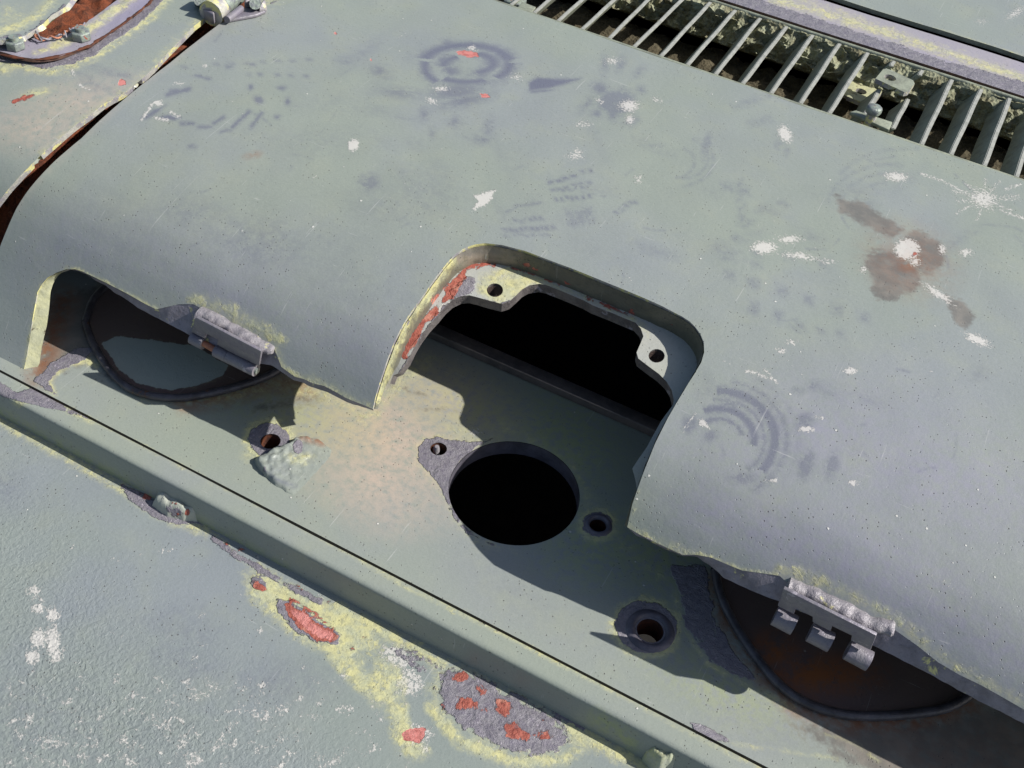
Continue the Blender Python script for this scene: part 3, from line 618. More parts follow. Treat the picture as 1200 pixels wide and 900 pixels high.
pm += mk('primer', [('l', [(380, 460), (430, 490), (470, 445), (500, 420)], 12), ('l', [(300, 505), (290, 535)], 8), E_(545, 505, 26, 8), ('l', [(590, 500), (670, 540), (690, 590)], 9), ('l', [(700, 600), (730, 640), (780, 680)], 4)], 16, .68)
pm += mk('stain', [('l', [(455, 450), (500, 465)], 4), ('l', [(490, 478), (540, 482)], 3), E_(470, 455, 10, 4)], 6, .5)
pm += mk('moss_olive', [E_(660, 520, 60, 50, .5), E_(770, 650, 50, 40, .6), E_(560, 480, 60, 25, .4), E_(340, 480, 60, 22, .3), E_(840, 800, 60, 20, .5), E_(700, 640, 60, 40)], 30, .5)  # olive tone of the shadowed plate, painted into its colour
pm += mk('chalk', [E_(556, 506, 8, 5)], 4, .8)
pm += mk('primer', [('l', [(780, 855), (850, 870), (980, 890)], 3), ('l', [(965, 860), (1000, 870), (1030, 893)], 3)], 5, .7) + mk('bare', [Pg((800, 843), (830, 850), (860, 870), (850, 876), (815, 862))], 4, .8)
pm += mk('stain', [Pg((930, 850), (1100, 842), (1260, 800), (1260, 930), (1040, 930), (960, 870))], 25, .8) + mk('rust_bloom', [Pg((1000, 850), (1260, 820), (1260, 930), (1080, 930))], 30, .22)
pm += mk('smudge', [E_(600, 690, 60, 20, .5), E_(900, 860, 80, 14, .4)], 25, .2)
pm += mk('primer', [('l', [(36, 450), (300, 590)], 1.2), ('l', [(300, 590), (700, 795), (900, 897)], 1.0)], 3, .56)
pholes = [ngon(bigc, bigr, 64)] + [ngon(c, r, 26) for c, r in sm2]
plate = sheet('base_plate', outerP, pholes, plane(ZP), [M['plate'], M['dark']], .0042, .014, pm, None, (0, .06, ZP), 0, edge=.02)
thing(plate, 'grey-green steel plate with a large round hole and bolt bores below the notch', 'steel plate')
PL = (0, .06, ZP)
def pchild(o): o.location = Vector(o.location) - Vector((0, 0, 0)); return o
def loc0(): return PL
def to_plate(o):
    o.parent = plate; o.location = Vector(o.location) - Vector(PL); return o
M['collar'] = steel('collar_steel', (.13, .12, .145), (.075, .07, .085), (.34, .24, .11), .45, .2, 30, thr=.66)
to_plate(ring_wall('hole_collar', bigc, bigr - .0006, ZP - .0006, ZP - .026, [M['collar']], None, (0, 0, 0), 64))
for (c, r), nm in zip(sm2, ('a', 'b', 'c', 'd')):
    to_plate(ring_wall('bolt_bore', c, r - .0004, ZP - .0006, ZP - .035, [M['rustpit']], None, (0, 0, 0), 26))
# raised washer seats
for c, r, h in ((sm2[2][0], .030, .004), (sm2[1][0], .0185, .0025)):
    A = np.c_[ngon(c, r, 40), np.full(40, ZP + .0004)]; n = 40
    rings = [(r, .0002), (r * .9, h * .8), (r * .75, h), (r * .66, h * .7), (r * .58, -.003)]
    V = np.vstack([np.c_[ngon(c, q, n), np.full(n, ZP + z)] for q, z in rings])
    Fc = [(j * n + i, j * n + (i + 1) % n, (j + 1) * n + (i + 1) % n, (j + 1) * n + i) for j in range(len(rings) - 1) for i in range(n)]
    to_plate(link('bore_seat', mesh('bore_seat', V, Fc), [M['collar']]))
# broken stud in the small lug bore
c = sm2[0][0]
to_plate(tube('broken_stud', [(c[0] - .004, c[1] + .002, ZP - .02), (c[0] - .004, c[1] + .002, ZP - .004), (c[0] - .0035, c[1] + .002, ZP + .001)], [.0055, .005, .003], [M['weld']], None, (0, 0, 0), 9, .35))
# sill bar along the far side of the plate
v0 = on_z((640, 458), ZP)[1]
to_plate(box('sill_bar', (-1.85, v0, ZP + .001), (1.2, v0 + .022, ZP + .016), [M['sill']], None, (0, 0, 0), .0015))
# lump of slag
lp = ZZ([(297, 541), (303, 552), (324, 571), (343, 583), (352, 578), (372, 560), (393, 536), (390, 527), (374, 515), (352, 512), (338, 521), (316, 530)], ZP)
M['lump'] = painted('lump_paint', (.235, .262, .215), 2.2, .6, .2)
def mound(name, outline, z0, h, wd, mats, marks, rough, seed, sc=85, sp=.0028, taper=0):
    ol = densify(np.asarray(outline, float), .004); ol = ol + np.c_[fbm(np.c_[ol, ol[:, :1] * 0], 70, .0022, seed), fbm(np.c_[ol, ol[:, :1] * 0], 70, .0022, seed + 5)]
    def f(g_):
        g_ = np.asarray(g_); d = pdist(g_, ol, True); t = np.clip(d / wd, 0, 1); p3 = np.c_[g_, np.zeros(len(g_))]
        hh = h * (1 - (1 - t) ** 2.6) + (fbm(p3, sc, rough, seed) + fbm(p3, sc * 3.1, rough * .35, seed + 3)) * np.minimum(1, t * 1.6)
        if taper: q = (ol[:, 0].max() - g_[:, 0]) / np.ptp(ol[:, 0]); hh = hh * np.clip(q / taper, .06, 1)
        return np.c_[g_, z0 - .0015 + hh]
    return sheet(name, ol, [], f, mats, sp, 0, marks, None, (0, 0, 0), 0, edge=.003)
to_plate(mound('slag_lump', lp, ZP, .0125, .007, [M['lump']], mk('primer', [E_(352, 537, 16, 7)], 8, .8) + mk('bare', [E_(349, 524, 7, 9), E_(310, 552, 3, 8)], 3, .9) + mk('smudge', [('l', [(303, 548), (325, 562), (345, 570)], 2.5)], 4, .8) + mk('rust_bloom', [('l', [(355, 512), (378, 518)], 3)], 5, .9) + mk('smudge', [E_(330, 550, 26, 14, .5), E_(360, 535, 20, 12)], 12, .35) + mk('stain', [('l', [(297, 545), (322, 570), (343, 582), (372, 562)], 1.2)], 3, .6), .0026, 5., 120, .0022, .75))

# dark pan covers under the slots
def pan(outline, marks, lab, z0, h=.006):
    o2 = ZZ(smooth_line(outline + outline[:1], 2)[:-1], z0 + h)
    p = sheet('pan_cover', o2, [], plane(z0 + h), [M['cover'], M['dark']], .004, h - .001, marks, None, (o2[:, 0].mean(), o2[:, 1].mean(), z0), .003, edge=.006)
    L = p.location.copy()
    q = densify(o2, .006); q = np.vstack([q, q[:1]]); path = np.c_[q, np.full(len(q), z0 + h)]
    rm = tube('rolled_rim', path, .0058, [M['rimpan']], p, (0, 0, 0), 10, .06, caps=False)
    p['label'] = lab; p.parent = plate; p.location = L - Vector(PL)
    return p
M['rimpan'] = steel('oily_rim', (.075, .07, .08), (.04, .036, .04), (.10, .05, .03), .38, .1, 40)
cm1 = [('bare', Pg((0, 0), (1, 0), (1, 1)), 1, 0)]
g1 = Pg((118, 402), (135, 393), (180, 398), (230, 405), (268, 428), (262, 440), (232, 452), (200, 458), (160, 450), (138, 432))
cm1 = mk('primer', [g1], 10, .62) + mk('greenpaint', [g1], 6, 1)
pan([(100, 378), (104, 392), (112, 408), (123, 427), (138, 446), (160, 460), (190, 466), (222, 466), (256, 459), (300, 447), (335, 430), (350, 405), (320, 370), (240, 330), (150, 320), (110, 345)], cm1, 'pan cover with a patch of green paint in the left slot', ZP)
pan([(838, 668), (843, 695), (855, 722), (872, 750), (893, 780), (916, 806), (945, 825), (985, 838), (1030, 840), (1075, 836), (1110, 831), (1138, 815), (1150, 790), (1100, 740), (1000, 680), (900, 630), (850, 635)], mk('rust_bloom', [E_(910, 755, 14, 10), E_(905, 762, 26, 18), E_(985, 700, 30, 20), E_(960, 790, 60, 20)], 14, .9), 'dark rusty pan cover in the right slot', ZP)
# ------------------------------------------------------------------ side ledge and lower plate
ve = on_z((400, 672), ZP)[1]; ZL = ZP - .043
vl = ve - .0025
us = np.arange(-1.9, 1.3, .006)
prof = [(vc - .0012, ZP - .02), (vc - .0012, ZP - .0012), (vc - .0022, ZP)] + [(x, ZP) for x in np.linspace(vc - .008, ve + .007, 5)] + [(ve + .003, ZP - .0008), (ve + .0008, ZP - .003), (ve, ZP - .007)] + [(ve - .0012 * k, ZP - .007 - .006 * k) for k in range(1, 7)] + [(vl - .004, ZL - .004)]
V = np.array([(u, v + .0007 * mnoise.noise(Vector((u * 9, v * 20, 0))), z) for u in us for v, z in prof]); k = len(prof)
Fc = [(i * k + j, i * k + j + 1, (i + 1) * k + j + 1, (i + 1) * k + j) for i in range(len(us) - 1) for j in range(k - 1)]
n0 = np.cross(V[Fc[5][1]] - V[Fc[5][0]], V[Fc[5][3]] - V[Fc[5][0]])
if n0[2] < 0: Fc = [f[::-1] for f in Fc]
lgm = mk('bare', [Pg((-20, 440), (0, 445), (20, 460), (38, 452), (60, 466), (100, 488), (112, 494), (70, 482), (40, 476), (20, 470), (-20, 460))], 4, 1) + mk('primer', [('l', [(20, 472), (45, 464), (75, 475), (105, 490)], 6)], 7, .9)
lgm += mk('primer', [('l', [(30, 452), (250, 568), (420, 655)], 1.6), ('l', [(420, 655), (480, 690), (560, 728), (700, 800), (800, 855), (900, 905)], 4)], 4, .72) + mk('bare', [('l', [(465, 681), (520, 708)], 3.5), ('l', [(560, 728), (640, 772), (700, 800)], 3.5), ('l', [(760, 832), (850, 876)], 4)], 4, .62)
lgm += mk('moss_olive', [('l', [(0, 485), (250, 622), (330, 665)], 5), ('l', [(700, 840), (740, 870)], 8)], 8, .55) + mk('rust', [('l', [(262, 632), (290, 650)], 2)], 3, .6)
me = mesh('side_ledge', V, Fc, (0, ve, ZP)); paint_marks(me, project(V), lgm)
ledge = link('side_ledge', me, [M['plate']], None, (0, ve, ZP))
thing(ledge, 'long raised grey-green steel ledge with a dark shaded side between two plates', 'ledge')
def lump(name, pts, z, h, mats, parent, marks, seed, rough=.005):
    o = mound(name, ZZ(pts, z), z, h, .012, mats, marks, rough, seed, 70); o.parent = parent; o.location = -Vector(parent.location); return o
M['lumpp'] = painted('slag_paint', (.36, .38, .30), 2, 1, .4)
lump('weld_lump', [(184, 580), (196, 571), (214, 572), (230, 586), (237, 602), (232, 612), (215, 611), (196, 606), (178, 594)], ZL, .02, [M['lumpp']], ledge, mk('rust', [E_(220, 600, 4, 8), E_(206, 590, 5, 3), E_(213, 603, 9, 3)], 3, .9) + mk('bare', [E_(205, 598, 16, 8, .4), E_(228, 607, 6, 5)], 5, .8), 1.)
lump('weld_lump', [(748, 872), (760, 860), (776, 862), (792, 880), (796, 905), (770, 912), (752, 892)], ZL, .03, [M['lumpp']], ledge, mk('primer', [E_(770, 880, 20, 15)], 10, .7) + mk('moss_olive', [E_(765, 875, 30, 20)], 10, .5), 3., .012)

lm = []
foot = [(-20, 478), (0, 489), (80, 531), (140, 566), (250, 628), (400, 708), (540, 778), (633, 828), (733, 874), (800, 910)]
fx = lambda a, d: [(x - d * .45, y + d) for x, y in foot if a[0] <= x <= a[1]]
lm += mk('primer', [('l', [(-10, 490), (40, 518), (100, 550), (150, 580), (190, 600), (235, 618)], 5)], 7, .85)
lm += mk('bare', [Pg((135, 562), (165, 575), (190, 590), (235, 600), (240, 615), (205, 616), (175, 605), (150, 585))], 6, 1) + mk('primer', [Pg((130, 560), (165, 590), (200, 618), (240, 622), (200, 600), (160, 575))], 9, .95) + mk('rust', [E_(172, 583, 13, 4, .6), E_(141, 568, 3, 3), E_(213, 600, 8, 5)], 4, .9)
lm += mk('bare', [('l', [(250, 630), (275, 650), (330, 682), (375, 705)], 5)], 5, .9) + mk('primer', [('l', [(240, 617), (268, 638), (280, 656), (310, 670), (330, 690)], 2)], 3, 1) + mk('rust', [E_(265, 637, 4, 2), E_(283, 645, 5, 3, .5), E_(350, 688, 5, 2, .5), E_(385, 705, 4, 2), E_(372, 698, 4, 2)], 3, .9)
lm += mk('primer', [Pg((285, 672), (305, 660), (335, 680), (365, 700), (400, 712), (440, 735), (438, 760), (405, 775), (375, 762), (345, 748), (320, 725), (288, 695))], 12, 1.)
lm += mk('bare', [E_(302, 683, 14, 10, .6), Pg((322, 700), (345, 702), (380, 728), (402, 742), (398, 757), (370, 756), (345, 742), (325, 720))], 5, .85)
lm += mk('rust', [Pg((291, 676), (303, 680), (314, 690), (308, 695), (296, 690)), Pg((332, 703), (345, 707), (362, 722), (385, 736), (399, 746), (395, 752), (372, 754), (352, 738), (336, 722)), ('l', [(340, 702), (372, 722), (392, 738)], 2.5)], 3.5, 1)
lm += mk('pink', [Pg((336, 708), (350, 712), (368, 728), (396, 744), (390, 751), (372, 750), (354, 734), (340, 720))], 4, .9)
lm += mk('primer', [('l', [(405, 770), (430, 800), (455, 815), (470, 850), (490, 880)], 12), E_(420, 750, 30, 14, .4), ('l', [(430, 735), (480, 755), (512, 775)], 10), E_(452, 800, 25, 30), ('l', [(500, 770), (515, 790), (508, 830), (540, 868), (590, 888), (650, 892), (690, 875)], 7), ('l', [(660, 850), (690, 870), (740, 885), (760, 905)], 9), E_(470, 865, 12, 14)], 13, .88)
big = Pg((520, 782), (540, 778), (590, 805), (640, 830), (668, 850), (668, 870), (650, 888), (600, 885), (560, 868), (528, 845), (508, 812))
lm += mk('bare', [big], 18, 1.0) + mk('primer', [big], 40, 1.0) + mk('rust', [Pg((524, 796), (535, 786), (550, 784), (553, 796), (540, 802)), Pg((533, 815), (548, 812), (562, 824), (552, 836), (536, 832)), Pg((578, 818), (592, 814), (600, 828), (592, 842), (578, 834)), Pg((586, 845), (600, 845), (616, 858), (628, 862), (612, 868), (594, 866)), E_(421, 753, 8, 4, -.4), E_(640, 862, 12, 8), E_(570, 832, 8, 3)], 8, 1.0)
lm += mk('bare', [('l', [(470, 760), (520, 785)], 8), ('l', [(600, 812), (680, 850), (730, 874)], 7), Pg((440, 745), (480, 760), (510, 785), (500, 800), (470, 780))], 8, .72)
for i in range(26):
    x = random.uniform(515, 665); y = 795 + (x - 515) * .38 + random.gauss(0, 20)
    lm += mk(random.choice(('rust', 'rust', 'primer', 'stain', 'chalk')), [E_(x, y, random.uniform(2, 11), random.uniform(1.5, 5), random.gauss(.6, .5))], 4, random.uniform(.6, .95))
for i in range(30):
    x = random.uniform(250, 780); y = 630 + (x - 250) * .513 + random.uniform(0, 22)
    lm += mk(random.choice(('rust', 'bare', 'bare', 'chalk', 'stain')), [E_(x, y, random.uniform(2, 9), random.uniform(1, 3.5), .5 + random.gauss(0, .3))], 4, random.uniform(.55, .9))
lm += mk('stain', [('l', [(545, 840), (560, 852), (575, 848), (585, 858)], 1.2), ('l', [(596, 868), (610, 880), (618, 872), (640, 884)], 1.2), ('l', [(560, 800), (575, 812), (580, 806)], 1)], 3, .9)
lm += mk('pink', [Pg((470, 860), (480, 853), (500, 850), (501, 862), (490, 873), (474, 868))], 3, 1) + mk('chalk', [E_(487, 862, 24, 15, -.2), E_(497, 878, 8, 8), E_(465, 770, 25, 14, .5), E_(480, 800, 18, 18)], 7, .72)
lm += mk('chalk', [E_(62, 720, 9, 9), E_(45, 713, 8, 7), E_(45, 748, 10, 12), E_(62, 752, 9, 22), E_(38, 770, 9, 10), E_(65, 768, 8, 10), E_(40, 692, 9, 6)], 6, .95)
for i in range(420):
    x = random.uniform(-10, 480); y = random.uniform(790, 905) if random.random() < .8 else random.uniform(640, 800)
    if y < 800 + 30 * math.sin(x * .02) and random.random() < .6: continue
    r = random.choice((2, 2.5, 3, 4)); lm.append(('chalk', E_(x, y, r * random.uniform(.9, 2.2), r, random.uniform(-.8, .8)), 4, random.uniform(.6, .9)))
for x, y, rx, ry in ((235, 815, 20, 6), (250, 805, 16, 5), (180, 840, 14, 6), (193, 850, 12, 9), (215, 868, 8, 16), (60, 868, 30, 8), (150, 890, 20, 8), (225, 890, 14, 12), (385, 895, 30, 7), (310, 842, 12, 7), (328, 865, 8, 7), (60, 895, 40, 5), (10, 893, 12, 4), (370, 840, 20, 5), (95, 857, 16, 4)):
    lm.append(('chalk', E_(x, y, rx, ry, random.uniform(-.6, .6)), 6, .62))
lm += mk('smudge', [E_(215, 740, 40, 16, .1), E_(205, 775, 60, 20, .2), E_(235, 742, 16, 6), E_(190, 722, 18, 4, -.2), E_(10, 575, 14, 18), E_(330, 800, 60, 25)], 18, .38)
lm += mk('smudge', row((205, 762), (240, 756), 6, 4, 5) + row((165, 728), (235, 712), 7, 6, 3) + row((2, 566), (14, 600), 6, 5, 9), 3, .5)
lm += mk('primer', [('l', [(-10, 488), (60, 524), (140, 566), (180, 600), (240, 622)], 6), ('l', [(395, 712), (470, 752), (520, 778)], 8), ('l', [(385, 760), (420, 800), (470, 830), (480, 880)], 8), ('l', [(505, 830), (540, 868), (600, 892), (660, 890)], 9), ('l', [(668, 850), (700, 868), (760, 900)], 12)], 10, 1)
lm += mk('grain', [('p', [(-40, 560), (60, 640), (180, 760), (330, 850), (420, 950), (-40, 950)])], 90, 1) + mk('smudge', [E_(70, 860, 180, 90, .2)], 80, .3)
lm += mk('grain', [('p', [(-40, 450), (40, 540), (100, 700), (-40, 760)])], 60, .5)
oL = np.array([(-1.9, vl), (1.25, vl), (1.25, -.75), (-1.9, -.75)])
lower = sheet('lower_plate', oL, [], plane(ZL), [M['lower'], M['dark']], .0042, .012, lm, None, (0, -.4, ZL), .0016, edge=.02)
thing(lower, 'flat lower steel plate with flaked yellow and red primer patches beside the ledge', 'steel plate')

# ------------------------------------------------------------------ side panel, left of the gap
pe = [(290, -22), (262, 3), (247, 17), (230, 30), (217, 43), (200, 60), (182, 79), (166, 94), (150, 107), (137, 114), (123, 122), (108, 134), (90, 147), (70, 164), (50, 182), (34, 198), (20, 213), (0, 237), (-25, 275), (-50, 330)]
PE = HH([(x - 2, y) for x, y in pe])
openp = [(32, 40), (50, 27), (75, 7), (100, -16), (175, -60), (185, -45), (160, -18), (137, 0), (117, 15), (98, 29), (87, 36), (70, 42), (50, 45), (37, 44)]
s_foot = float(np.interp(.155, -pv, SS)); so = np.vstack([PE, [[PE[-1][0] + .012, s_foot], [-1.85, s_foot], [-1.85, s_back], [PE[0][0] - .0, s_back]]])
sm_ = mk('primer', [('l', pe[2:10], 7)], 14, .75) + mk('primer', [('l', pe[9:15], 5)], 9, .8) + mk('primer', [('l', pe[15:], 3)], 7, .62) + mk('bare', [('l', pe[8:12], 2)], 3, .7)
sm_ += mk('bare', [('l', [(-5, 66), (25, 70), (57, 75), (85, 68), (108, 60), (128, 44), (152, 29), (172, 12), (186, -4)], 7)], 5, 1) + mk('primer', [('l', [(-5, 72), (25, 76), (57, 80), (88, 74), (112, 64), (132, 48), (158, 32), (178, 16), (196, -4)], 7)], 9, .95)
sm_ += mk('primer', [E_(5, 80, 20, 7), E_(45, 108, 22, 6, -.2), E_(60, 84, 22, 6), E_(145, 115, 14, 5, -.5)], 7, .8) + mk('rust', [('l', [(15, 119), (26, 116), (38, 112)], 2.5)], 3, .95) + mk('pink', [Pg((137, 98), (141, 92), (149, 95), (148, 101), (139, 102)), E_(197, 46, 3, 2)], 3, 1)
sm_ += mk('smudge', [('l', [(90, 84), (105, 92), (112, 105)], 2), ('l', [(95, 95), (140, 108)], 2), ('l', [(110, 80), (150, 90)], 4)], 4, .5) + mk('chalk', [('l', [(84, 81), (87, 89)], 1.8), ('l', [(90, 98), (105, 105)], 1.5)], 3, 1)
sm_ += mk('tan', [E_(90, 120, 60, 18, -.2), E_(40, 150, 50, 20)], 20, .5)
side = sheet('side_cover', so, [HH(openp[:])], hood_xyz, [M['paint'], M['rim']], .0038, .009, sm_, None, (-1.1, .4, 0), .0012)
thing(side, 'neighbouring grey-green panel with chipped yellow edge across the dark gap', 'side panel')
SL = Vector((-1.1, .4, 0))
def to_side(o, par=None):
    o.parent = side if par is None else par; o.location = Vector(o.location) - SL; return o
def on_top(pts, z): return np.array([on_z(p, z) for p in pts])
# collar plate round the opening, its seam, nuts and lid
inner = openp
outerc = [(-20, 58), (0, 60), (20, 66), (40, 69), (55, 68.5), (70, 66), (83, 61), (107, 52), (127, 38), (150, 22), (167, 9), (200, -22)]
A = on_top(resample(outerc, 60), .004); B = on_top(resample([(-20, 47), (10, 47), (33, 44), (50, 45), (70, 42), (87, 36), (98, 29), (117, 15), (137, 0), (170, -26)], 60), .005)
cm_ = mk('primer', [('l', [(60, 55), (85, 46), (110, 30), (140, 8), (160, -8)], 6), ('l', [(40, 62), (70, 56)], 2.5)], 6, 1)
M['collarp'] = painted('collar_plate_paint', (.25, .235, .27), 1.5, .3, .3)
cp = to_side(strip('collar_plate', A, B, [M['collarp']], None, (0, 0, 0), 8, .0012, cm_))
to_side(strip('collar_plate', A + (0, 0, -.0), A + (0, -.002, -.005), [M['rimdark']], None, (0, 0, 0), 2)).name = 'collar_seam'
seam = resample(on_top([(-10, 62), (20, 67.5), (55, 69.5), (83, 62), (107, 53), (127, 39.5), (150, 23.5), (170, 8), (190, -12)], .003), 90)
seam[:, :2] += np.c_[fbm(seam, 60, .002, 2.), fbm(seam, 60, .002, 7.)]
to_side(tube('weld_seam', seam, .0022, [M['rimrust'] if 'rimrust' in M else M['rustpit']], None, (0, 0, 0), 8, 1.2, .7))
lid3 = on_top([(-60, -60), (120, -60), (83, 0), (76, 8), (60, 18), (50, 28), (41, 34), (28, 42), (10, 46), (-10, 48), (-60, 52)], .02)
lidm = mk('primer', [('l', [(-10, 38), (10, 34), (30, 26), (45, 16), (60, 2)], 6)], 8, .9) + mk('bare', [('l', [(-10, 47), (28, 41), (50, 27), (76, 7)], 3)], 4, .9) + mk('primer', [E_(10, 20, 30, 14)], 14, .6)
lidc = lid3[:, :2]
lid = sheet('hatch_lid', lidc, [], plane(.02), [M['paint'], M['rim']], .005, .008, lidm, None, (-1.2, .6, .02), .002)
thing(lid, 'small lid with yellow primer border over the opening in the top left corner', 'hatch lid')
def nut(p, z, r, h):
    q = on_z(p, z); n = 6
    root = solid('nut', np.c_[ngon(q[:2], r, 6, .3), np.full(6, z + h)], (0, 0, -h), [M['nut']], None, (0, 0, 0), .0015)
    st = tube('stud', [(q[0], q[1], z + h - .001), (q[0], q[1], z + h + .006)], r * .5, [M['nut']], root, (0, 0, 0), 12)
    to_side(root); return root
nut((19, 56), .005, .015, .013); nut((96, 45), .005, .0155, .013)
# rusty channel under the gap and rusty floor of the corner opening
ga = resample(np.c_[HH([(x - 12, y - 8) for x, y in pe[1:]], .05)], 60); gb = resample(np.c_[HH([(x + 22, y + 14) for x, y in left_edge[1:9]], .05)], 60)
M['gaprust'] = steel('rusty_channel', (.20, .055, .022), (.07, .025, .015), (.26, .12, .06), .85, 0, 60, .003)
to_side(strip('rusty_channel', hood_xyz(ga, .05), hood_xyz(gb, .05), [M['gaprust']], None, (0, 0, 0), 6, .004))
fl_ = resample(on_top([(-20, 30), (30, 20), (80, -20), (140, -70)], -.05), 40); fr_ = resample(on_top([(-20, 70), (50, 62), (110, 45), (190, -30)], -.05), 40)
to_side(strip('rusty_floor', fl_, fr_, [M['gaprust']], None, (0, 0, 0), 14, .012))
# barbed wire stub
wp = resample(on_top([(38, 36), (42, 44), (50, 46), (58, 44), (68, 43), (78, 38), (90, 33), (99, 28)], .012), 60)
wp2 = wp.copy(); tw = np.linspace(0, 26, 60); wp[:, 2] += .0025 * np.sin(tw); wp[:, 1] += .002 * np.cos(tw); wp2[:, 2] -= .0025 * np.sin(tw); wp2[:, 1] -= .002 * np.cos(tw)
wire = tube('wire', wp, .0014, [M['bare']], None, (0, 0, 0), 6); thing(wire, 'twisted rusty wire end lying beside the two nuts in the corner opening', 'wire')
tube('strand', wp2, .0014, [M['copper']], wire, (0, 0, 0), 6)
for a, b in (((41, 34), (49, 48)), ((76, 36), (78, 44)), ((81, 33), (85, 40)), ((90, 29), (95, 35))): tube('barb', [on_z(a, .018), on_z(b, .012)], .0012, [M['weld']], wire, (0, 0, 0), 6)
# top hinge between panel and cover
th = to_side(tube('pivot_hinge', [on_z((250, 14), .012), on_z((258, 7), .012), on_z((300, -28), .012)], [.017, .019, .019], [M['nut']], None, (0, 0, 0), 18, .05))
def sub(o): o.location = Vector(o.location); return o
to_side(tube('hinge_collar', [on_z((247, 16), .012), on_z((256, 9), .012)], [.021, .021], [M['rim']], None, (0, 0, 0), 18, .08))
to_side(solid('hinge_lug', on_top([(237, 10), (244, 4), (255, 8), (250, 16)], .018), (0, 0, -.02), [M['bare']], None, (0, 0, 0), .003))
to_side(tube('hinge_bolt', [on_z((233, 2), .004), on_z((233, 1), .02)], .008, [M['nut']], None, (0, 0, 0), 12))
def to_hood(o): o.parent = hood; o.location = Vector(o.location) - Vector(HL); return o
to_hood(tube('hinge_rod', [on_z((266, 23), .010), on_z((283, 10), .010)], .006, [M['bare']], None, (0, 0, 0), 12, .05))
to_hood(tube('weld_bead', resample(on_top([(290, 4), (297, 6), (305, 9), (312, 11)], .008), 20), [.008 + .004 * math.sin(i * .9) for i in range(20)], [M['weld']], None, (0, 0, 0), 12, .5))
to_hood(solid('hinge_strap', on_top([(262, 24), (300, 17), (312, 12), (288, 8), (268, 20)], .007), (0, 0, -.006), [M['bare']], None, (0, 0, 0), .002))
to_hood(tube('hinge_bolt', [on_z((299, 6), .006), on_z((299, 4), .022)], .010, [M['nut']], None, (0, 0, 0), 12, .1))

# ------------------------------------------------------------------ air grille behind the cover
GR = empty('air_grille', (0, .95, 0), 'steel air intake grille of upright slats clogged with dirt behind the cover', 'grille')
GL = Vector((0, .95, 0))
def to_g(o): o.parent = GR; o.location = Vector(o.location) - GL; return o
u_list = [-.445, -.398, -.350, -.302, -.251, -.201, -.152, -.103, -.053, -.003, .047, .098, .149, .3015, .351, .402, .4525, .503, .553]
sd = .033
def slat_mesh(v0, v1, seed):
    n = 9; V = []; vsx = np.linspace(v0, v1, n)
    for i, v in enumerate(vsx):
        b = .0004 * math.sin(i * 1.3 + seed); V += [(b - .0038, v, -.0), (b + .0038, v, -.0), (b + .0038 - .6 * sd, v, -sd), (b - .0038 - .6 * sd, v, -sd)]
    Fc = [(i * 4 + j, i * 4 + (j + 1) % 4, i * 4 + 4 + (j + 1) % 4, i * 4 + 4 + j) for i in range(n - 1) for j in range(4)] + [(0, 1, 2, 3), tuple((n - 1) * 4 + j for j in (3, 2, 1, 0))]
    bm = bmesh.new(); me = mesh('slat', V, Fc); bm.from_mesh(me); bmesh.ops.recalc_face_normals(bm, faces=bm.faces)
    es = [e for e in bm.edges if len(e.link_faces) == 2 and e.calc_face_angle(0) > .8]
    bmesh.ops.bevel(bm, geom=es, offset=.0011, segments=2, affect='EDGES'); bm.normal_update()
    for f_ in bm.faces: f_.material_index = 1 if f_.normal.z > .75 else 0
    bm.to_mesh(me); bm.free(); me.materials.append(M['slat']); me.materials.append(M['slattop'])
    return me
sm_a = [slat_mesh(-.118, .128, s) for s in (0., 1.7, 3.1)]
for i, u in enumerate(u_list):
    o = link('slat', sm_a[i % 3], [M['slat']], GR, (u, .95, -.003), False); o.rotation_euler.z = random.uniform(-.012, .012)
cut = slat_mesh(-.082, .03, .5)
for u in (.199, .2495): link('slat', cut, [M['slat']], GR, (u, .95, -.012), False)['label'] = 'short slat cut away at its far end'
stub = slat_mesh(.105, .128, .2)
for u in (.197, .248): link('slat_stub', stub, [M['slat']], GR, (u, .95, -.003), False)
to_g(box('front_bar', (-.8, .8265, -.06), (1.05, .8335, -.003), [M['slat']], None, (0, 0, 0), .0015))
to_g(box('far_bar', (-.8, 1.081, -.08), (1.05, 1.0885, -.001), [M['slat']], None, (0, 0, 0), .003))
# tie bracket, lower bracket, bolt
def holed(name, pts, z, hole, hr, mats, t):
    o = ZZ(pts, z); h = ngon(on_z(hole, z)[:2], hr, 20)
    return to_g(sheet(name, o, [h], plane(z), [mats, M['rim']], .01, t, (), None, (0, 0, 0), 0, edge=.004))
holed('tie_bracket', [(1026, 92), (1035, 81), (1040, 80), (1070, 94), (1072, 98), (1065, 107), (1060, 108)], .004, (1043, 91), .0105, M['slat'], .008)
holed('lower_bracket', [(986, 110), (1000, 92), (1018, 93), (1036, 104), (1024, 122), (1010, 120)], -.045, (1009, 107), .010, M['cutyellow'], .008)
to_g(solid('bolt_plate', np.array([on_z(p, -.008) for p in [(996, 131), (1003, 129), (1046, 143), (1042, 152)]]), (0, 0, -.006), [M['slat']], None, (0, 0, 0), .001))
q = on_z((1021, 137), -.004)
bo = to_g(solid('bolt', np.c_[ngon(q[:2], .014, 6, .2), np.full(6, q[2] + .02)], (0, 0, -.014), [M['nut']], None, (0, 0, 0), .004))
to_g(tube('bolt_shank', [(q[0], q[1], q[2] - .03), (q[0], q[1], q[2] + .008)], .0085, [M['rim']], None, (0, 0, 0), 14))
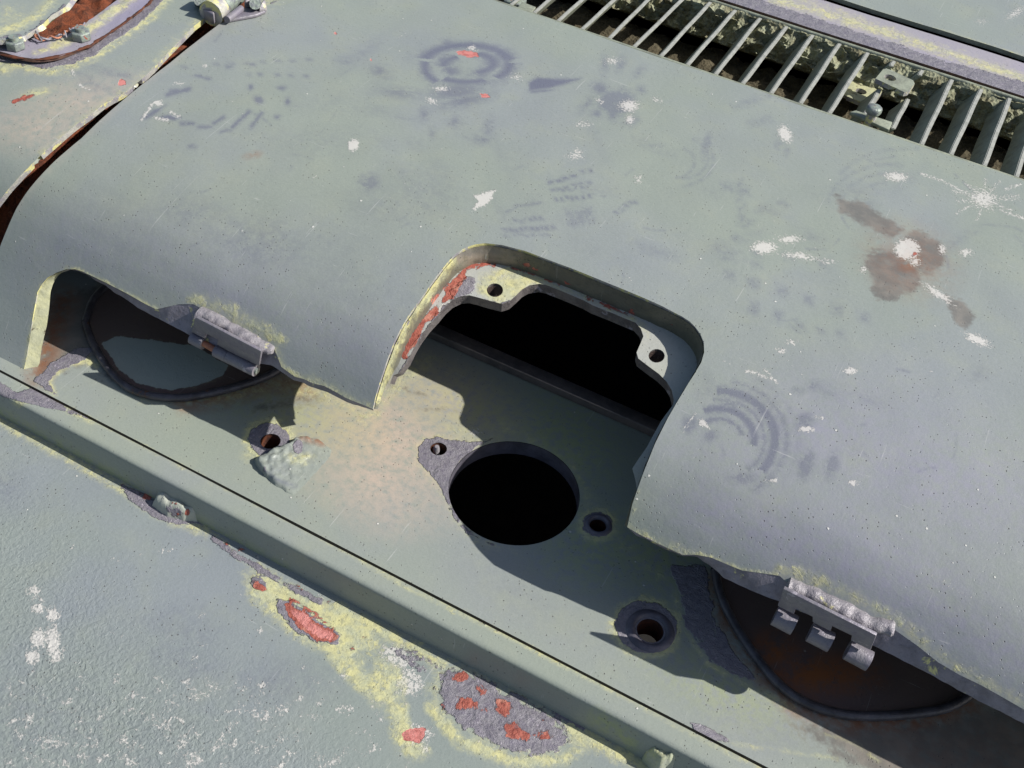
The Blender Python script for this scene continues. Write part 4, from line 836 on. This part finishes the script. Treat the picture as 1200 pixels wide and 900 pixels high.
# small brackets at the far left end
to_g(solid('end_bracket', np.array([on_z(p, -.004) for p in [(606, 9), (612, 2), (628, 8), (622, 16)]]), (0, 0, -.008), [M['slat']], None, (0, 0, 0), .001))
to_g(box('end_block', tuple(on_z((600, 2), -.01) - (.016, .004, .03)), tuple(on_z((600, 2), -.01) + (.016, .03, 0)), [M['nut']], None, (0, 0, 0), .003))

# dirt inside the grille
xs = np.arange(-.8, 1.05, .007); ys = np.linspace(.80, 1.078, 44)
gx, gy = np.meshgrid(xs, ys); P = np.c_[gx.ravel(), gy.ravel(), np.zeros(gx.size)]
z = -.095 + fbm(P, 14, .012, 2.) + fbm(P, 60, .006, 5.) + .0035 * rng.random(len(P))
V = np.c_[P[:, :2], z]; a, b = len(ys), len(xs)
Fc = [(j * b + i, j * b + i + 1, (j + 1) * b + i + 1, (j + 1) * b + i) for j in range(a - 1) for i in range(b - 1)]
dirt = link('dirt', mesh('dirt', V, Fc, (0, .95, -.12)), [M['mud']], None, (0, .95, -.12)); dirt['kind'] = 'stuff'; thing(dirt, 'brown dried mud on the floor below the slats of the grille', 'mud')
xs = np.arange(-.8, 1.05, .005); tj = np.linspace(0, 1, 14); V = []
for t in tj:
    for x in xs:
        k1 = mnoise.fractal(Vector((x * 16, t * 2, 1.)), 1, 2, 4); k2 = mnoise.fractal(Vector((x * 60, t * 6, 4.)), 1, 2, 4)
        v = 1.0815 - .038 * t - .014 * k1 * (t > .1) - .012 * k2 * t; zz = -.004 - .052 * t ** 1.2 + .010 * k2 * min(1, t * 4) + .004 * k1
        V.append((x, v, min(zz, -.001)))
n = len(xs); V += [(x, 1.074, -.075) for x in xs]
Fc = [(j * n + i, j * n + i + 1, (j + 1) * n + i + 1, (j + 1) * n + i)[::-1] for j in range(len(tj)) for i in range(n - 1)]
bank = link('dirt_bank', mesh('dirt_bank', V, Fc, (0, 1.07, 0)), [M['moss_olive']], None, (0, 1.07, 0), False); bank['kind'] = 'stuff'; thing(bank, 'crumbly mossy dirt packed along the far bar of the grille', 'dirt')

# ------------------------------------------------------------------ deck behind the grille
v1, v2, v3 = 1.0895, 1.212, 1.236
dm = mk('primer', [('l', [(905, 0), (960, 14), (1020, 32), (1080, 52), (1140, 72), (1210, 96)], 7), ('l', [(930, -3), (985, 14), (1015, 25)], 3)], 8, .86) + mk('bare', [('l', [(820, -12), (900, 12), (1000, 45), (1100, 78), (1210, 108)], 10)], 6, 1)
dm += mk('stain', [('l', [(857, 1), (930, 24), (1013, 51), (1077, 74), (1133, 91), (1210, 114)], 1.5)], 3, .8) + mk('pink', [('l', [(905, 17), (960, 36)], .8)], 1.5, .6)
strip_o = sheet('deck_strip', np.array([(-.9, v1), (1.1, v1), (1.1, v2), (-.9, v2)]), [], plane(.002), [M['strip'], M['rimdark']], .006, .014, dm, None, (0, 1.15, 0), .001, edge=.03)
thing(strip_o, 'narrow bare purple-grey steel strip with flaked yellow paint behind the grille', 'deck strip')
rp = sheet('rear_deck_plate', np.array([(-.9, v3 - .006), (1.2, v3 - .006), (1.2, 2.2), (-.9, 2.2)]), [], plane(.006), [M['paint'], M['slat']], .008, .008, mk('primer', [('l', [(987, 1), (1060, 25), (1133, 45), (1200, 66)], 2)], 4, .75) + mk('chalk', [E_(1190, 15, 14, 5, -.6), E_(1150, 25, 8, 3), E_(1010, -2, 6, 2)], 5, .8), None, (0, 1.6, .006), .002, edge=.02)
thing(rp, 'flat grey-green rear panel in the top right corner beyond the crack', 'rear panel')

# ------------------------------------------------------------------ dark engine bay below everything
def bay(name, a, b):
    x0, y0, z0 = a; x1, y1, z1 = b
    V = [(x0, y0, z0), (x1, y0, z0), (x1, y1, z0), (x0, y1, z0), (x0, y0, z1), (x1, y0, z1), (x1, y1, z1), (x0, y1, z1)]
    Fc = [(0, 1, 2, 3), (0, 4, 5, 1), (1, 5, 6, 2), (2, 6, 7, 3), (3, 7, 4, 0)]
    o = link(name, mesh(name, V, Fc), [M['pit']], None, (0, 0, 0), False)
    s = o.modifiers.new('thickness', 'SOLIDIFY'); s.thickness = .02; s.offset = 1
    o['kind'] = 'structure'; thing(o, 'engine bay with its darkness painted near-black, seen through the notch and the round hole', 'engine bay')
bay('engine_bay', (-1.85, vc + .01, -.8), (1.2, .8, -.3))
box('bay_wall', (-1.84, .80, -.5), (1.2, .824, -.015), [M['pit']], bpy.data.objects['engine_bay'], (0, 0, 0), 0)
